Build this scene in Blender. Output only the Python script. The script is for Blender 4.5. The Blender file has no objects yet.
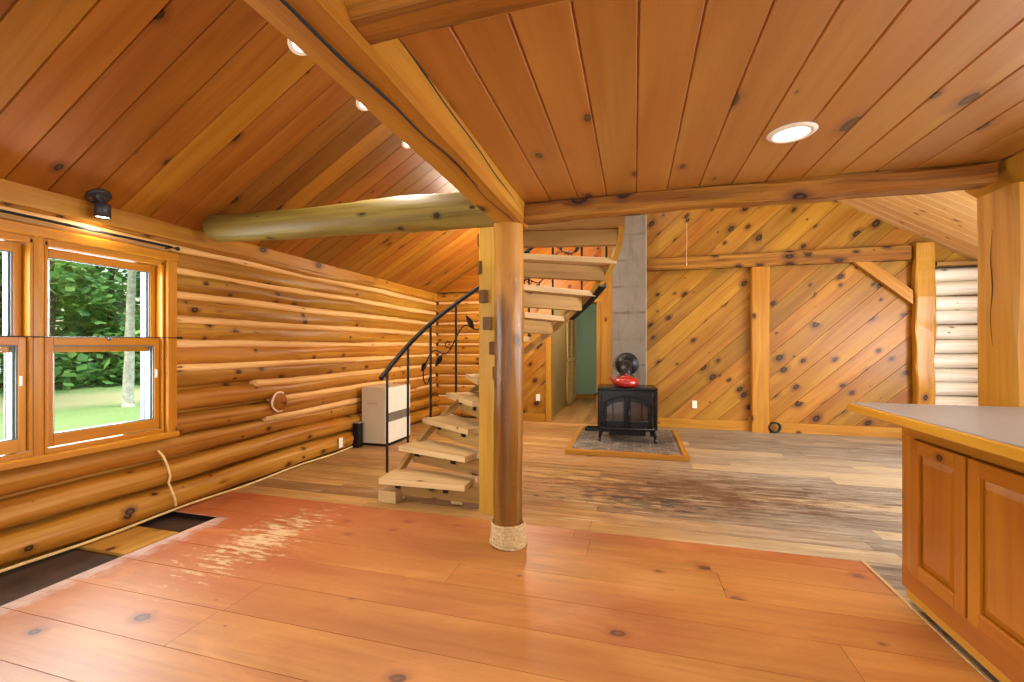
import bpy, math, random
from mathutils import Vector, Matrix, noise as mnoise
random.seed(7)
R = math.radians
C = bpy.context.scene.collection
sc = bpy.context.scene

# ------------------------------------------------------------------ materials
class NT:
    def __init__(self, name):
        self.m = bpy.data.materials.new(name); self.m.use_nodes = True
        self.t = self.m.node_tree; self.n = self.t.nodes; self.l = self.t.links
        self.b = self.n['Principled BSDF']
    def node(self, typ, **kw):
        x = self.n.new(typ)
        for k, v in kw.items(): setattr(x, k, v)
        return x
    def put(self, sock, v):
        if isinstance(v, (int, float)): sock.default_value = v
        elif isinstance(v, (tuple, list)):
            sock.default_value = tuple(v) + ((1,) if len(v) == 3 and sock.type == 'RGBA' else ())
        else: self.l.new(v, sock)
    def math(self, op, a, b=0.0, c=None, clamp=False):
        x = self.node('ShaderNodeMath', operation=op, use_clamp=clamp)
        self.put(x.inputs[0], a); self.put(x.inputs[1], b)
        if c is not None: self.put(x.inputs[2], c)
        return x.outputs[0]
    def vmul(self, v, s):
        x = self.node('ShaderNodeVectorMath', operation='MULTIPLY'); self.put(x.inputs[0], v); self.put(x.inputs[1], s); return x.outputs[0]
    def vadd(self, v, s):
        x = self.node('ShaderNodeVectorMath', operation='ADD'); self.put(x.inputs[0], v); self.put(x.inputs[1], s); return x.outputs[0]
    def noise(self, v, scale, detail=3, rough=.55, dist=0):
        x = self.node('ShaderNodeTexNoise'); self.put(x.inputs['Vector'], v)
        x.inputs['Scale'].default_value = scale; x.inputs['Detail'].default_value = detail
        x.inputs['Roughness'].default_value = rough; x.inputs['Distortion'].default_value = dist
        return x.outputs['Fac']
    def step(self, v, lo, hi, a=0.0, b=1.0, smooth=True):
        x = self.node('ShaderNodeMapRange', interpolation_type='SMOOTHSTEP' if smooth else 'LINEAR')
        self.put(x.inputs[0], v); self.put(x.inputs[1], lo); self.put(x.inputs[2], hi); self.put(x.inputs[3], a); self.put(x.inputs[4], b)
        return x.outputs[0]
    def mix(self, f, a, b, mode='MIX'):
        x = self.node('ShaderNodeMix', data_type='RGBA', blend_type=mode)
        self.put(x.inputs[0], f); self.put(x.inputs[6], a); self.put(x.inputs[7], b)
        return x.outputs[2]
    def bump(self, h, strength=.3, dist=.01):
        x = self.node('ShaderNodeBump'); self.put(x.inputs['Height'], h)
        x.inputs['Strength'].default_value = strength; x.inputs['Distance'].default_value = dist
        self.l.new(x.outputs[0], self.b.inputs['Normal'])
    def fin(self, col, rough=.5, spec=.5, coat=0, coat_rough=.1, metal=0):
        self.put(self.b.inputs['Base Color'], col); self.put(self.b.inputs['Roughness'], rough)
        self.b.inputs['Specular IOR Level'].default_value = spec
        self.b.inputs['Coat Weight'].default_value = coat; self.b.inputs['Coat Roughness'].default_value = coat_rough
        self.b.inputs['Metallic'].default_value = metal
        return self.m

def lin(r, g, b):
    f = lambda c: (c/255/12.92) if c/255 <= .04045 else ((c/255+.055)/1.055)**2.4
    return (f(r), f(g), f(b))

WB = (.64, .73, .50)
def wood(name, light, mid, dark, knot=lin(26,12,5), kd=.3, ku=3.0, kv=4.5, ksize=.11, rough=.4, coat=0.0, coat_rough=.15,
         gscale=1.0, var=.5, bump=.15, extra=None, spec=.22, wb=True, wbc=None, streak=.42):
    """knotty wood on UVs in metres (u along the grain), every board shifted by its own random number"""
    t = NT(name)
    W_ = wbc or WB
    light, mid, dark = [(c[0]*W_[0], c[1]*W_[1], c[2]*W_[2]) for c in (light, mid, dark)] if wb else (light, mid, dark)
    uv = t.node('ShaderNodeUVMap').outputs[0]
    at = t.node('ShaderNodeAttribute', attribute_name='rnd').outputs['Fac']
    off = t.node('ShaderNodeCombineXYZ'); t.put(off.inputs[0], t.math('MULTIPLY', at, 37.3)); t.put(off.inputs[1], t.math('MULTIPLY', at, 91.7))
    p = t.vadd(uv, off.outputs[0])
    # knots
    vo = t.node('ShaderNodeTexVoronoi', voronoi_dimensions='2D'); vo.inputs['Scale'].default_value = 1.0
    wob = t.noise(p, 9.0, 2)
    pk = t.vmul(p, (ku, kv, 0))
    wv = t.node('ShaderNodeCombineXYZ'); t.put(wv.inputs[0], t.math('MULTIPLY', wob, .09)); t.put(wv.inputs[1], t.math('MULTIPLY', wob, .16))
    t.put(vo.inputs['Vector'], t.vadd(pk, wv.outputs[0]))
    d = vo.outputs['Distance']
    sp = t.node('ShaderNodeSeparateColor'); t.l.new(vo.outputs['Color'], sp.inputs[0])
    rad = t.step(sp.outputs[0], 1-kd, 1.0, 0.0, ksize, smooth=False)
    k_in = t.step(d, t.math('MULTIPLY', rad, .8), rad, 1.0, 0.0)
    k_core = t.step(d, t.math('MULTIPLY', rad, .1), t.math('MULTIPLY', rad, .6), .3, 0.0)
    halo = t.step(d, t.math('MULTIPLY', rad, .8), t.math('MULTIPLY', rad, 2.6), 1.0, 0.0)
    # grain, bent round the knots
    bend = t.node('ShaderNodeCombineXYZ'); t.put(bend.inputs[1], t.math('MULTIPLY', halo, .035))
    pg = t.vadd(p, bend.outputs[0])
    g1 = t.noise(t.vmul(pg, (1.1*gscale, 26*gscale, 1)), 1.0, 4, .6, .6)
    g2 = t.noise(t.vmul(pg, (.6, 5.5, 1)), 1.0, 2, .5, .8)
    g3 = t.noise(t.vmul(pg, (6, 150, 1)), 1.0, 2)
    col = t.mix(t.step(g2, .3, .72), mid, light)
    col = t.mix(t.math('MULTIPLY', t.step(g1, .40, .78), streak), col, dark)
    col = t.mix(t.math('MULTIPLY', t.step(g3, .5, .8), .15), col, dark)
    hs = t.node('ShaderNodeHueSaturation')
    t.put(hs.inputs['Hue'], t.step(at, 0, 1, .5-.012*var, .5+.012*var, False))
    t.put(hs.inputs['Saturation'], 1.0)
    r2 = t.math('FRACT', t.math('MULTIPLY', at, 7.31))
    t.put(hs.inputs['Value'], t.step(r2, 0, 1, 1-.42*var, 1+.25*var, False))
    t.put(hs.inputs['Color'], col); col = hs.outputs[0]
    col = t.mix(t.math('MULTIPLY', halo, .7), col, dark)
    kc = t.mix(k_core, knot, mid)
    col = t.mix(t.math('MULTIPLY', k_in, .92), col, kc)
    ro = t.math('ADD', t.math('MULTIPLY', g2, .18), rough-.09)
    if extra: col, ro = extra(t, col, ro)
    t.bump(t.math('ADD', t.math('MULTIPLY', g1, .5), g3), bump, .004)
    return t.fin(col, ro, spec, coat, coat_rough)

def plain(name, col, rough=.5, metal=0, spec=.5, nscale=8, namp=.15, coat=0, bump=0):
    t = NT(name)
    oc = t.node('ShaderNodeTexCoord').outputs['Object']
    n = t.noise(oc, nscale, 4)
    c = t.mix(t.step(n, .25, .75), tuple(x*(1-namp) for x in col), tuple(min(1, x*(1+namp)) for x in col))
    if bump: t.bump(t.noise(oc, nscale*6, 3), bump, .004)
    return t.fin(c, rough, spec, coat, .1, metal)

def emit(name, col, strength):
    t = NT(name); t.put(t.b.inputs['Emission Color'], col); t.b.inputs['Emission Strength'].default_value = strength
    return t.fin(col, .5)

def glass(name, tint=(1,1,1), alpha=.06):
    m = bpy.data.materials.new(name); m.use_nodes = True; nt = m.node_tree; nt.nodes.clear()
    o = nt.nodes.new('ShaderNodeOutputMaterial'); mx = nt.nodes.new('ShaderNodeMixShader')
    tr = nt.nodes.new('ShaderNodeBsdfTransparent'); gl = nt.nodes.new('ShaderNodeBsdfGlossy')
    tr.inputs[0].default_value = (*tint, 1); gl.inputs['Roughness'].default_value = .02
    mx.inputs[0].default_value = alpha
    nt.links.new(tr.outputs[0], mx.inputs[1]); nt.links.new(gl.outputs[0], mx.inputs[2]); nt.links.new(mx.outputs[0], o.inputs[0])
    return m

M = {}
def pos_of(t):
    g = t.node('ShaderNodeNewGeometry').outputs['Position']
    s = t.node('ShaderNodeSeparateXYZ'); t.l.new(g, s.inputs[0]); return g, s.outputs
def blob(t, s, x, y, rx, ry):
    a = t.math('DIVIDE', t.math('SUBTRACT', s[0], x), rx); b = t.math('DIVIDE', t.math('SUBTRACT', s[1], y), ry)
    return t.math('SQRT', t.math('ADD', t.math('MULTIPLY', a, a), t.math('MULTIPLY', b, b)))

def front_floor_extra(t, col, ro):
    g, s = pos_of(t)
    # reflected redness painted in near the log wall; mildly redder at the back edge
    red = t.math('MULTIPLY', t.step(s[0], -.3, -2.6), t.step(t.math('ADD', s[1], t.math('MULTIPLY', t.noise(g, 1.4), 1.2)), 1.6, 3.2))
    col = t.mix(t.math('MULTIPLY', red, .7), col, lin(166,76,42))
    edge = t.step(t.math('ADD', s[1], t.math('MULTIPLY', t.noise(g, 3), .5)), 3.0, 3.4)
    col = t.mix(t.math('MULTIPLY', edge, .5), col, lin(150,66,30))
    # scuffed through patch
    n = t.noise(t.vmul(g, (7, 26, 1)), 1.0, 5, .7)
    b = t.step(t.math('ADD', blob(t, s, -2.40, 2.42, .27, .55), t.math('MULTIPLY', t.math('SUBTRACT', n, .5), 6.0)), .8, .1)
    col = t.mix(t.math('MULTIPLY', b, .72), col, lin(214,188,140))
    n2 = t.noise(t.vmul(g, (16, 9, 1)), 1.0, 5, .7)
    e2 = t.step(t.math('ADD', s[0], t.math('MULTIPLY', t.math('SUBTRACT', n2, .5), .35)), -2.90, -3.02)
    e2 = t.math('MULTIPLY', e2, t.step(s[1], 2.66, 2.58))
    col = t.mix(t.math('MULTIPLY', e2, .7), col, lin(205,184,172))
    cl = t.noise(t.vmul(g, (1.1, 2.6, 1)), 1.0, 5, .65, 1.0)
    col = t.mix(t.math('MULTIPLY', t.step(cl, .5, .3), .45), col, lin(150,70,30))
    col = t.mix(t.math('MULTIPLY', t.step(cl, .52, .72), .35), col, lin(226,150,84))
    # little dents
    n3 = t.step(t.noise(t.vmul(g, (4, 30, 1)), 2.0, 3), .68, .8)
    col = t.mix(t.math('MULTIPLY', n3, .3), col, lin(238,180,110))
    ro = t.math('ADD', ro, t.math('MULTIPLY', t.math('ADD', b, e2), .3))
    return col, ro

def rear_floor_extra(t, col, ro):
    g, s = pos_of(t)
    at = t.node('ShaderNodeAttribute', attribute_name='rnd').outputs['Fac']
    sh = t.node('ShaderNodeCombineXYZ'); t.put(sh.inputs[0], t.math('MULTIPLY', at, 53.0)); t.put(sh.inputs[1], t.math('MULTIPLY', at, 17.0))
    pb = t.vadd(g, sh.outputs[0])
    n = t.noise(t.vmul(pb, (2.2, 22, 1)), 1.0, 7, .72)
    nd = t.noise(t.vmul(g, (3.2, 16, 1)), 1.0, 8, .8)
    nf = t.noise(t.vmul(pb, (3, 60, 1)), 1.0, 5, .7)
    lo = t.noise(t.vmul(g, (.9, 1.8, 1)), 1.0, 4, .6)
    # bare greyed wood to the right, browner near the stairs
    grey = t.math('MULTIPLY', t.step(t.math('ADD', s[0], t.math('MULTIPLY', lo, 1.2)), -.2, 2.2), .85)
    gcol = t.mix(t.step(n, .36, .64), lin(108,101,90), lin(164,157,143))
    gcol = t.mix(t.step(at, .55, .9), gcol, t.mix(n, lin(146,128,100), lin(180,168,142)))
    col = t.mix(grey, col, gcol)
    # trodden dirt and scraped streaks
    w = t.step(t.math('ADD', blob(t, s, .55, 4.25, 2.2, .8), t.math('MULTIPLY', t.math('SUBTRACT', nd, .5), 5.0)), .8, .1)
    col = t.mix(t.math('MULTIPLY', w, .8), col, lin(84,50,22))
    col = t.mix(t.math('MULTIPLY', t.step(nf, .52, .68), .5), col, lin(70,46,26))
    w3 = t.step(t.noise(t.vmul(pb, (.9, 11, 3)), 1.6, 6, .7), .55, .66)
    col = t.mix(t.math('MULTIPLY', w3, .5), col, lin(206,186,150))
    b = t.step(t.math('ADD', blob(t, s, .1, 3.85, 1.0, .4), t.math('MULTIPLY', t.math('SUBTRACT', t.noise(t.vmul(g,(3,9,1)), 1.5, 5, .7), .5), 5)), .5, .0)
    col = t.mix(t.math('MULTIPLY', b, .7), col, lin(46,42,40))
    hs = t.node('ShaderNodeHueSaturation'); t.put(hs.inputs['Value'], t.step(at, 0, 1, .74, 1.05, False)); t.put(hs.inputs['Color'], col)
    return hs.outputs[0], t.math('ADD', ro, t.math('MULTIPLY', n, .2))

M['ceil_slope'] = wood('honey stained pine slope', lin(190,112,40), lin(170,95,30), lin(120,58,16), kd=.3, ku=2.6, kv=4.0, ksize=.13, rough=.42, coat=.12, coat_rough=.3, var=.8, streak=.3)
M['ceil_flat'] = wood('clear pine boards', lin(224,148,62), lin(208,126,44), lin(160,84,24), kd=.36, ku=2.2, kv=4.5, ksize=.15, rough=.40, coat=1.0, coat_rough=.46, var=.3, streak=.3, spec=.5)
M['roof_daylit'] = wood('daylight toned pine roof boards', lin(232,184,122), lin(220,166,100), lin(180,118,58), kd=.35, ku=2.4, kv=5, ksize=.12, rough=.45, var=.2, wbc=(.84,.86,.84), streak=.25)  # daylight paleness of the right slope put into the base colour
M['log'] = wood('peeled logs', lin(222,150,66), lin(198,118,42), lin(136,70,20), kd=.5, ku=4.0, kv=5, ksize=.14, rough=.42, coat=.1, coat_rough=.3, var=.5, bump=.4, streak=.6)
M['log_back'] = wood('rear peeled logs', lin(228,154,70), lin(206,124,46), lin(146,76,22), kd=.5, ku=4.0, kv=5, ksize=.14, rough=.4, coat=.15, var=.3, bump=.3)
M['chink'] = wood('pale chinking strips', lin(234,190,126), lin(220,168,100), lin(176,120,60), kd=.25, ku=4.0, kv=8, ksize=.12, rough=.5, var=.2, bump=.2, wb=False)
M['log_pale'] = wood('whitish logs', lin(246,242,230), lin(236,228,208), lin(170,140,100), kd=.45, ku=3.0, kv=5, ksize=.12, rough=.6, var=.15, bump=.4, wb=False)  # base colour far paler than the other logs
M['diag'] = wood('diagonal knotty pine', lin(206,136,52), lin(180,108,32), lin(116,58,16), kd=.75, ku=2.9, kv=4.2, ksize=.19, rough=.42, coat=.08, coat_rough=.3, var=.55, streak=.4, knot=lin(18,8,3))
M['diag_red'] = wood('gable boards', lin(214,124,46), lin(196,100,32), lin(136,60,16), kd=.5, ku=3.0, kv=4.4, ksize=.14, rough=.4, coat=.2, var=.3)
M['beam'] = wood('hewn beam', lin(210,140,52), lin(192,116,36), lin(134,72,18), kd=.3, ku=2.4, kv=4, ksize=.12, rough=.5, gscale=.8, var=.2, bump=.35)
M['beam_rough'] = wood('rough dark beam', lin(204,132,54), lin(172,98,34), lin(84,40,12), kd=.8, ku=3.2, kv=6, ksize=.2, rough=.55, gscale=1.1, var=.25, bump=.7, streak=.8)
M['timber'] = wood('frame timber', lin(222,150,58), lin(202,124,40), lin(140,74,20), kd=.4, ku=2.6, kv=4, ksize=.13, rough=.42, coat=.15, var=.2, bump=.25)
M['tielog'] = wood('pale greenish log', lin(176,144,84), lin(142,104,52), lin(70,48,22), streak=.6, kd=.45, ku=3.4, kv=5, ksize=.12, rough=.45, gscale=.7, var=.1, bump=.35)
def post_extra(t, col, ro):
    g, s = pos_of(t)
    n = t.noise(t.vmul(g, (9, 9, 1.6)), 1.0, 4, .6)
    k = t.step(t.math('ADD', s[2], t.math('MULTIPLY', t.math('SUBTRACT', n, .5), 1.6)), 1.35, 1.9)
    col = t.mix(t.math('MULTIPLY', k, .7), col, lin(190,132,56))
    f = t.step(t.noise(t.vmul(g, (30, 30, 14)), 1.0, 4, .7), .60, .72)
    return t.mix(t.math('MULTIPLY', f, .4), col, lin(196,140,66)), ro
M['post'] = wood('dark varnished log', lin(170,106,42), lin(128,72,24), lin(74,36,12), kd=.5, ku=3.0, kv=4, ksize=.16, rough=.30, coat=.08, coat_rough=.25, gscale=.7, var=.1, bump=.5, streak=.6, extra=post_extra)
M['pole'] = wood('stair pole pine', lin(226,164,76), lin(210,142,56), lin(160,94,32), kd=.3, ku=2.6, kv=4, ksize=.10, rough=.42, var=.1)
M['tread'] = wood('bare tread pine', lin(206,172,122), lin(188,150,98), lin(136,98,58), kd=.3, ku=3, kv=5, ksize=.10, rough=.6, var=.25, bump=.25, wb=False)
M['weathered'] = wood('bare tread beam', lin(172,132,74), lin(148,108,54), lin(98,68,34), kd=.25, ku=3, kv=5, ksize=.10, rough=.65, var=.25, bump=.3, wb=False)
M['tenon'] = wood('dark tenon ends', lin(140,88,36), lin(112,66,24), lin(64,34,12), kd=.05, rough=.55, var=.3)
M['casing'] = wood('golden window pine', lin(230,148,46), lin(216,128,34), lin(172,90,20), kd=.12, ku=2.4, kv=5, ksize=.08, rough=.33, coat=.35, coat_rough=.2, var=.12)
M['cabinet'] = wood('cabinet pine', lin(212,126,34), lin(196,106,24), lin(158,74,14), kd=.2, ku=2.6, kv=4.2, ksize=.11, rough=.32, coat=.35, coat_rough=.18, var=.1, bump=.08)
M['nosing'] = wood('counter edge pine', lin(236,166,64), lin(222,146,46), lin(164,92,24), kd=.2, ku=2.6, kv=8, ksize=.10, rough=.35, coat=.3, var=.1)
M['floor_front'] = wood('orange stained floor', lin(224,142,66), lin(206,120,50), lin(158,78,28), kd=.42, ku=2.4, kv=3.6, ksize=.11, rough=.5, coat=1.0, coat_rough=.47, var=.28, bump=.15, extra=front_floor_extra, knot=lin(44,18,9), wbc=(.68,.80,.74))
M['floor_rear'] = wood('bare worn floor', lin(190,144,84), lin(166,118,62), lin(112,70,32), kd=.15, ku=2.4, kv=4, ksize=.09, rough=.5, coat=.12, coat_rough=.3, var=.6, bump=.3, extra=rear_floor_extra, wb=False)
M['subfloor'] = plain('dark subfloor', lin(66,44,26), .8, nscale=5, namp=.4)
M['yellow_board'] = wood('raw yellow board', lin(196,146,62), lin(176,124,48), lin(130,84,30), kd=.2, rough=.6, wb=False, var=.1)
M['black_metal'] = plain('black iron', (.012,.012,.013), .38, .6, nscale=30)
M['black_gloss'] = plain('black enamel', (.005,.005,.006), .25, 0, .2, coat=.0, nscale=20)
M['dark_hole'] = plain('dark gap', (.006,.005,.004), .9, nscale=10)
M['white'] = plain('white plastic', lin(226,220,206), .4, nscale=6, namp=.03)
M['heater_white'] = plain('heater enamel', lin(216,206,188), .4, nscale=5, namp=.04)
M['heater_beige'] = plain('heater beige side', lin(196,176,146), .45, nscale=5, namp=.05)
M['heater_grey'] = plain('heater grille grey', lin(140,126,106), .5, nscale=9)
M['vinyl'] = plain('grey white vinyl', lin(96,104,110), .4, nscale=9, namp=.04)
M['laminate'] = plain('grey counter laminate', lin(140,139,141), .32, nscale=90, namp=.07)
M['red'] = plain('red enamel', lin(146,20,9), .25, coat=.6, nscale=5, namp=.05)
M['green'] = plain('green painted wall', lin(138,172,148), .6, nscale=4, namp=.05)
M['hall_tan'] = plain('tan hall panel', lin(150,122,74), .6, nscale=4, namp=.08)
M['louver'] = wood('louver pine', lin(228,190,130), lin(214,172,108), lin(170,124,70), kd=.1, rough=.5, wb=False, var=.1)
M['plaster'] = plain('cream plaster', lin(232,220,196), .7, nscale=4, namp=.03)
M['rope'] = plain('sisal rope', lin(188,156,108), .85, nscale=60, namp=.3, bump=.6)
M['cord'] = plain('beige cord', lin(222,186,120), .6, nscale=20)
M['disc'] = wood('stub end grain', lin(196,116,48), lin(176,96,36), lin(120,60,20), kd=.2, rough=.5, var=.1)
M['cream_rim'] = plain('cream rim', lin(232,206,166), .6, nscale=20)
M['outside'] = plain('outside wall', lin(120,84,48), .8, nscale=4)
M['glass'] = glass('clear window glass', (.97,1,.985), .022)
M['lamp_lens'] = emit('lit lamp lens', (1.0,.93,.80), 9.0)
M['lamp_trim'] = plain('white lamp trim', lin(236,226,206), .4, nscale=9, namp=.03)
M['spot_black'] = plain('matte black lamp', (.02,.02,.022), .45, 0, nscale=20)

def chimney_mat():
    t = NT('stained cement chimney')
    oc = t.node('ShaderNodeTexCoord').outputs['Object']
    n = t.noise(oc, 3.0, 5, .65); n2 = t.noise(t.vmul(oc, (6, 6, 1.2)), 2.0, 4)
    c = t.mix(n, lin(88,78,68), lin(120,108,94))
    c = t.mix(t.math('MULTIPLY', t.step(n2, .5, .75), .4), c, lin(70,60,50))
    s = t.node('ShaderNodeSeparateXYZ'); t.l.new(oc, s.inputs[0])
    z = t.math('FRACT', t.math('DIVIDE', t.math('ADD', s.outputs[2], t.math('MULTIPLY', t.noise(oc, 4), .05)), .41))
    j = t.step(t.math('ABSOLUTE', t.math('SUBTRACT', z, .5)), .02, .07, 1.0, 0.0)
    c = t.mix(t.math('MULTIPLY', t.math('MULTIPLY', j, t.step(n, .4, .65)), .6), c, lin(54,44,34))
    t.bump(t.noise(oc, 30, 4), .4, .006)
    return t.fin(c, .85)


M['chimney'] = chimney_mat()
M['cement_edge'] = plain('cement edge', lin(170,156,138), .7, nscale=9)
def brick_mat():
    t = NT('sooty hearth brick')
    oc = t.node('ShaderNodeTexCoord').outputs['Object']
    b = t.node('ShaderNodeTexBrick'); t.put(b.inputs['Vector'], oc); b.inputs['Scale'].default_value = 1.0
    b.inputs['Brick Width'].default_value = .2; b.inputs['Row Height'].default_value = .10; b.inputs['Mortar Size'].default_value = .006
    b.inputs['Color1'].default_value = (*lin(104,90,76),1); b.inputs['Color2'].default_value = (*lin(74,66,58),1); b.inputs['Mortar'].default_value = (*lin(140,128,110),1)
    n = t.noise(oc, 6, 5, .7)
    c = t.mix(t.math('MULTIPLY', t.step(n, .45, .7), .6), b.outputs[0], lin(60,50,44))
    c = t.mix(t.math('MULTIPLY', t.step(n, .5, .3), .4), c, lin(170,156,136))
    t.bump(t.math('SUBTRACT', 1.0, b.outputs['Fac']), .6, .006)
    return t.fin(c, .7)
M['brick'] = brick_mat()

def stove_glass():
    t = NT('smoky stove glass')
    oc = t.node('ShaderNodeTexCoord').outputs['Object']
    c = t.mix(t.noise(oc, 7, 4), (.012,.007,.004), (.04,.02,.008))
    return t.fin(c, .06, .5, .3, .03)
M['stove_glass'] = stove_glass()

def lawn_mat():
    t = NT('mown lawn')
    g, s = pos_of(t)
    n = t.noise(g, .35, 4); n2 = t.noise(g, 9, 4, .7)
    c = t.mix(n, lin(112,140,76), lin(150,172,108)); c = t.mix(t.math('MULTIPLY', n2, .6), c, lin(92,118,62))
    # pale worn track curving across the grass
    q = t.math('ADD', s[0], t.math('ADD', t.math('MULTIPLY', s[1], -.22), t.math('MULTIPLY', t.noise(g, .3), 2.0)))
    d = t.math('ABSOLUTE', t.math('ADD', q, 17.5))
    k = t.step(t.math('ADD', d, t.math('MULTIPLY', n2, 1.6)), 3.6, 1.6)
    c = t.mix(t.math('MULTIPLY', k, .75), c, lin(190,178,136))
    t.bump(n2, .6, .05)
    return t.fin(c, .9)
M['lawn'] = lawn_mat()
def leaf_mat(name, a, b):
    t = NT(name)
    at = t.node('ShaderNodeAttribute', attribute_name='rnd').outputs['Fac']
    c = t.mix(at, a, b)
    m = t.fin(c, .6)
    out = [n for n in t.n if n.type == 'OUTPUT_MATERIAL'][0]
    tr = t.node('ShaderNodeBsdfTranslucent'); t.put(tr.inputs[0], c)
    mx = t.node('ShaderNodeMixShader'); mx.inputs[0].default_value = .45
    t.l.new(t.b.outputs[0], mx.inputs[1]); t.l.new(tr.outputs[0], mx.inputs[2]); t.l.new(mx.outputs[0], out.inputs[0])
    return m
M['leaf_a'] = leaf_mat('broad leaves', lin(84,140,66), lin(176,216,120))
M['leaf_b'] = leaf_mat('deep leaves', lin(60,112,62), lin(132,180,100))
M['bark'] = plain('brown bark', lin(96,78,60), .9, nscale=12, namp=.4, bump=.8)
M['birch'] = plain('grey birch bark', lin(176,170,160), .8, nscale=9, namp=.35, bump=.4)

# ------------------------------------------------------------------ mesh building
class MB:
    def __init__(s): s.v=[]; s.f=[]; s.uv=[]; s.r=[]; s.sm=[]
    def face(s, pts, uvs, rnd, smooth=False):
        i = len(s.v); s.v += [tuple(p) for p in pts]; s.f.append(list(range(i, i+len(pts)))); s.uv += [tuple(u) for u in uvs]; s.r.append(rnd); s.sm.append(smooth)
    def sweep(s, rings, closed=True, caps=True, smooth=True, rnd=None, loop=False):
        """rings: lists of points; shares vertices, u along, v round"""
        if rnd is None: rnd = random.random()
        n = len(rings[0]); b = len(s.v)
        for r in rings: s.v += [tuple(p) for p in r]
        us = [0.0]
        cen = [sum((Vector(p) for p in r), Vector())/n for r in rings]
        for i in range(1, len(rings)):
            dl = (cen[i]-cen[i-1]).length
            if dl < 1e-6: dl = (Vector(rings[i][0])-Vector(rings[i-1][0])).length
            us.append(us[-1]+dl)
        mid = rings[len(rings)//2]; vs=[0.0]
        for k in range(n): vs.append(vs[-1]+(Vector(mid[(k+1)%n])-Vector(mid[k])).length)
        kk = n if closed else n-1
        m = len(rings)
        for i in range(m if loop else m-1):
            i2 = (i+1)%m
            u1 = us[i+1] if i+1 < m else us[i]+.1
            for k in range(kk):
                k2 = (k+1)%n
                s.f.append([b+i*n+k, b+i2*n+k, b+i2*n+k2, b+i*n+k2])
                s.uv += [(us[i],vs[k]),(u1,vs[k]),(u1,vs[k+1]),(us[i],vs[k+1])]
                s.r.append(rnd); s.sm.append(smooth)
        if caps and closed and not loop:
            for ring, flip in ((rings[0], False), (rings[-1], True)):
                pts = list(ring)
                if flip: pts = pts[::-1]
                c0 = Vector(pts[0]); ax = (Vector(pts[1])-c0)
                ax = ax.normalized() if ax.length > 1e-9 else Vector((1,0,0))
                uvq = [((Vector(p)-c0).dot(ax), (Vector(p)-c0).length*.5) for p in pts]
                s.face(pts, uvq, (rnd+.37)%1)
    def bar(s, p0, p1, w, h, up=(0,0,1), ch=.006, rnd=None, secs=None, jit=0.0, seed=0):
        """chamfered bar from p0 to p1, w across, h along up; optional hand-hewn jitter"""
        p0=Vector(p0); p1=Vector(p1); d=(p1-p0); L=d.length; d.normalize()
        up=Vector(up); sd=d.cross(up)
        if sd.length<1e-5: up=Vector((0,1,0)); sd=d.cross(up)
        sd.normalize(); up=sd.cross(d).normalized()
        a,b=w/2,h/2; c=min(ch,a*.9,b*.9)
        prof=[(-a+c,-b),(a-c,-b),(a,-b+c),(a,b-c),(a-c,b),(-a+c,b),(-a,b-c),(-a,-b+c)]
        if secs is None: secs = 1 if not jit else max(2,int(L/.12))
        rings=[]
        for i in range(secs+1):
            t=i/secs; o=p0+d*L*t; ring=[]
            for k,(x,y) in enumerate(prof):
                jx=jy=0
                if jit:
                    q=Vector((t*L*2.2, (k//2)*3.1+seed*7.7, seed*3.3)); jx=jit*mnoise.noise(q); jy=jit*mnoise.noise(q+Vector((9,4,2)))
                    q2=Vector((t*L*8, k*2.1+seed, 5)); jx+=jit*.3*mnoise.noise(q2); jy+=jit*.3*mnoise.noise(q2+Vector((1,7,3)))
                ring.append(o+sd*(x+jx)+up*(y+jy))
            rings.append(ring)
        s.sweep(rings, smooth=False, rnd=rnd)
    def box(s, lo, hi, axis=0, ch=.004, rnd=None):
        lo=Vector(lo); hi=Vector(hi); c=(lo+hi)/2; e=hi-lo
        p0=c.copy(); p1=c.copy(); p0[axis]=lo[axis]; p1[axis]=hi[axis]
        if axis==0: s.bar(p0,p1,e[1],e[2],(0,0,1),ch,rnd)
        elif axis==1: s.bar(p0,p1,e[0],e[2],(0,0,1),ch,rnd)
        else: s.bar(p0,p1,e[0],e[1],(0,1,0),ch,rnd)
    def log(s, p0, p1, rx, rz, n=14, taper=0.0, jit=.01, seed=0, up=(0,0,1), sq=2.0, secl=.15, rnd=None, caps=True):
        p0=Vector(p0); p1=Vector(p1); d=p1-p0; L=d.length; d.normalize(); up=Vector(up); sd=d.cross(up)
        if sd.length<1e-5: up=Vector((0,1,0)); sd=d.cross(up)
        sd.normalize(); up=sd.cross(d).normalized()
        m=max(2,int(L/secl)); rings=[]
        for i in range(m+1):
            t=i/m; ring=[]; tp=1-taper*t
            sw=Vector((jit*1.0*mnoise.noise(Vector((t*L*.7,seed*5.1,1))),0,jit*1.0*mnoise.noise(Vector((t*L*.7,seed*5.1,8)))))
            for k in range(n):
                a=2*math.pi*k/n; ca,sa=math.cos(a),math.sin(a)
                r=1/((abs(ca)**sq+abs(sa)**sq)**(1/sq))
                j=1+(jit/max(rx,.02))*(.6*mnoise.noise(Vector((t*L*1.4,ca*.9+seed*4,sa*.9)))+.4*mnoise.noise(Vector((t*L*5,ca*2+seed*9,sa*2))))
                ring.append(p0+d*(L*t)+sd*(ca*r*rx*tp*j+sw.x)+up*(sa*r*rz*tp*j+sw.z))
            rings.append(ring)
        s.sweep(rings, rnd=rnd, caps=caps)
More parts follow.
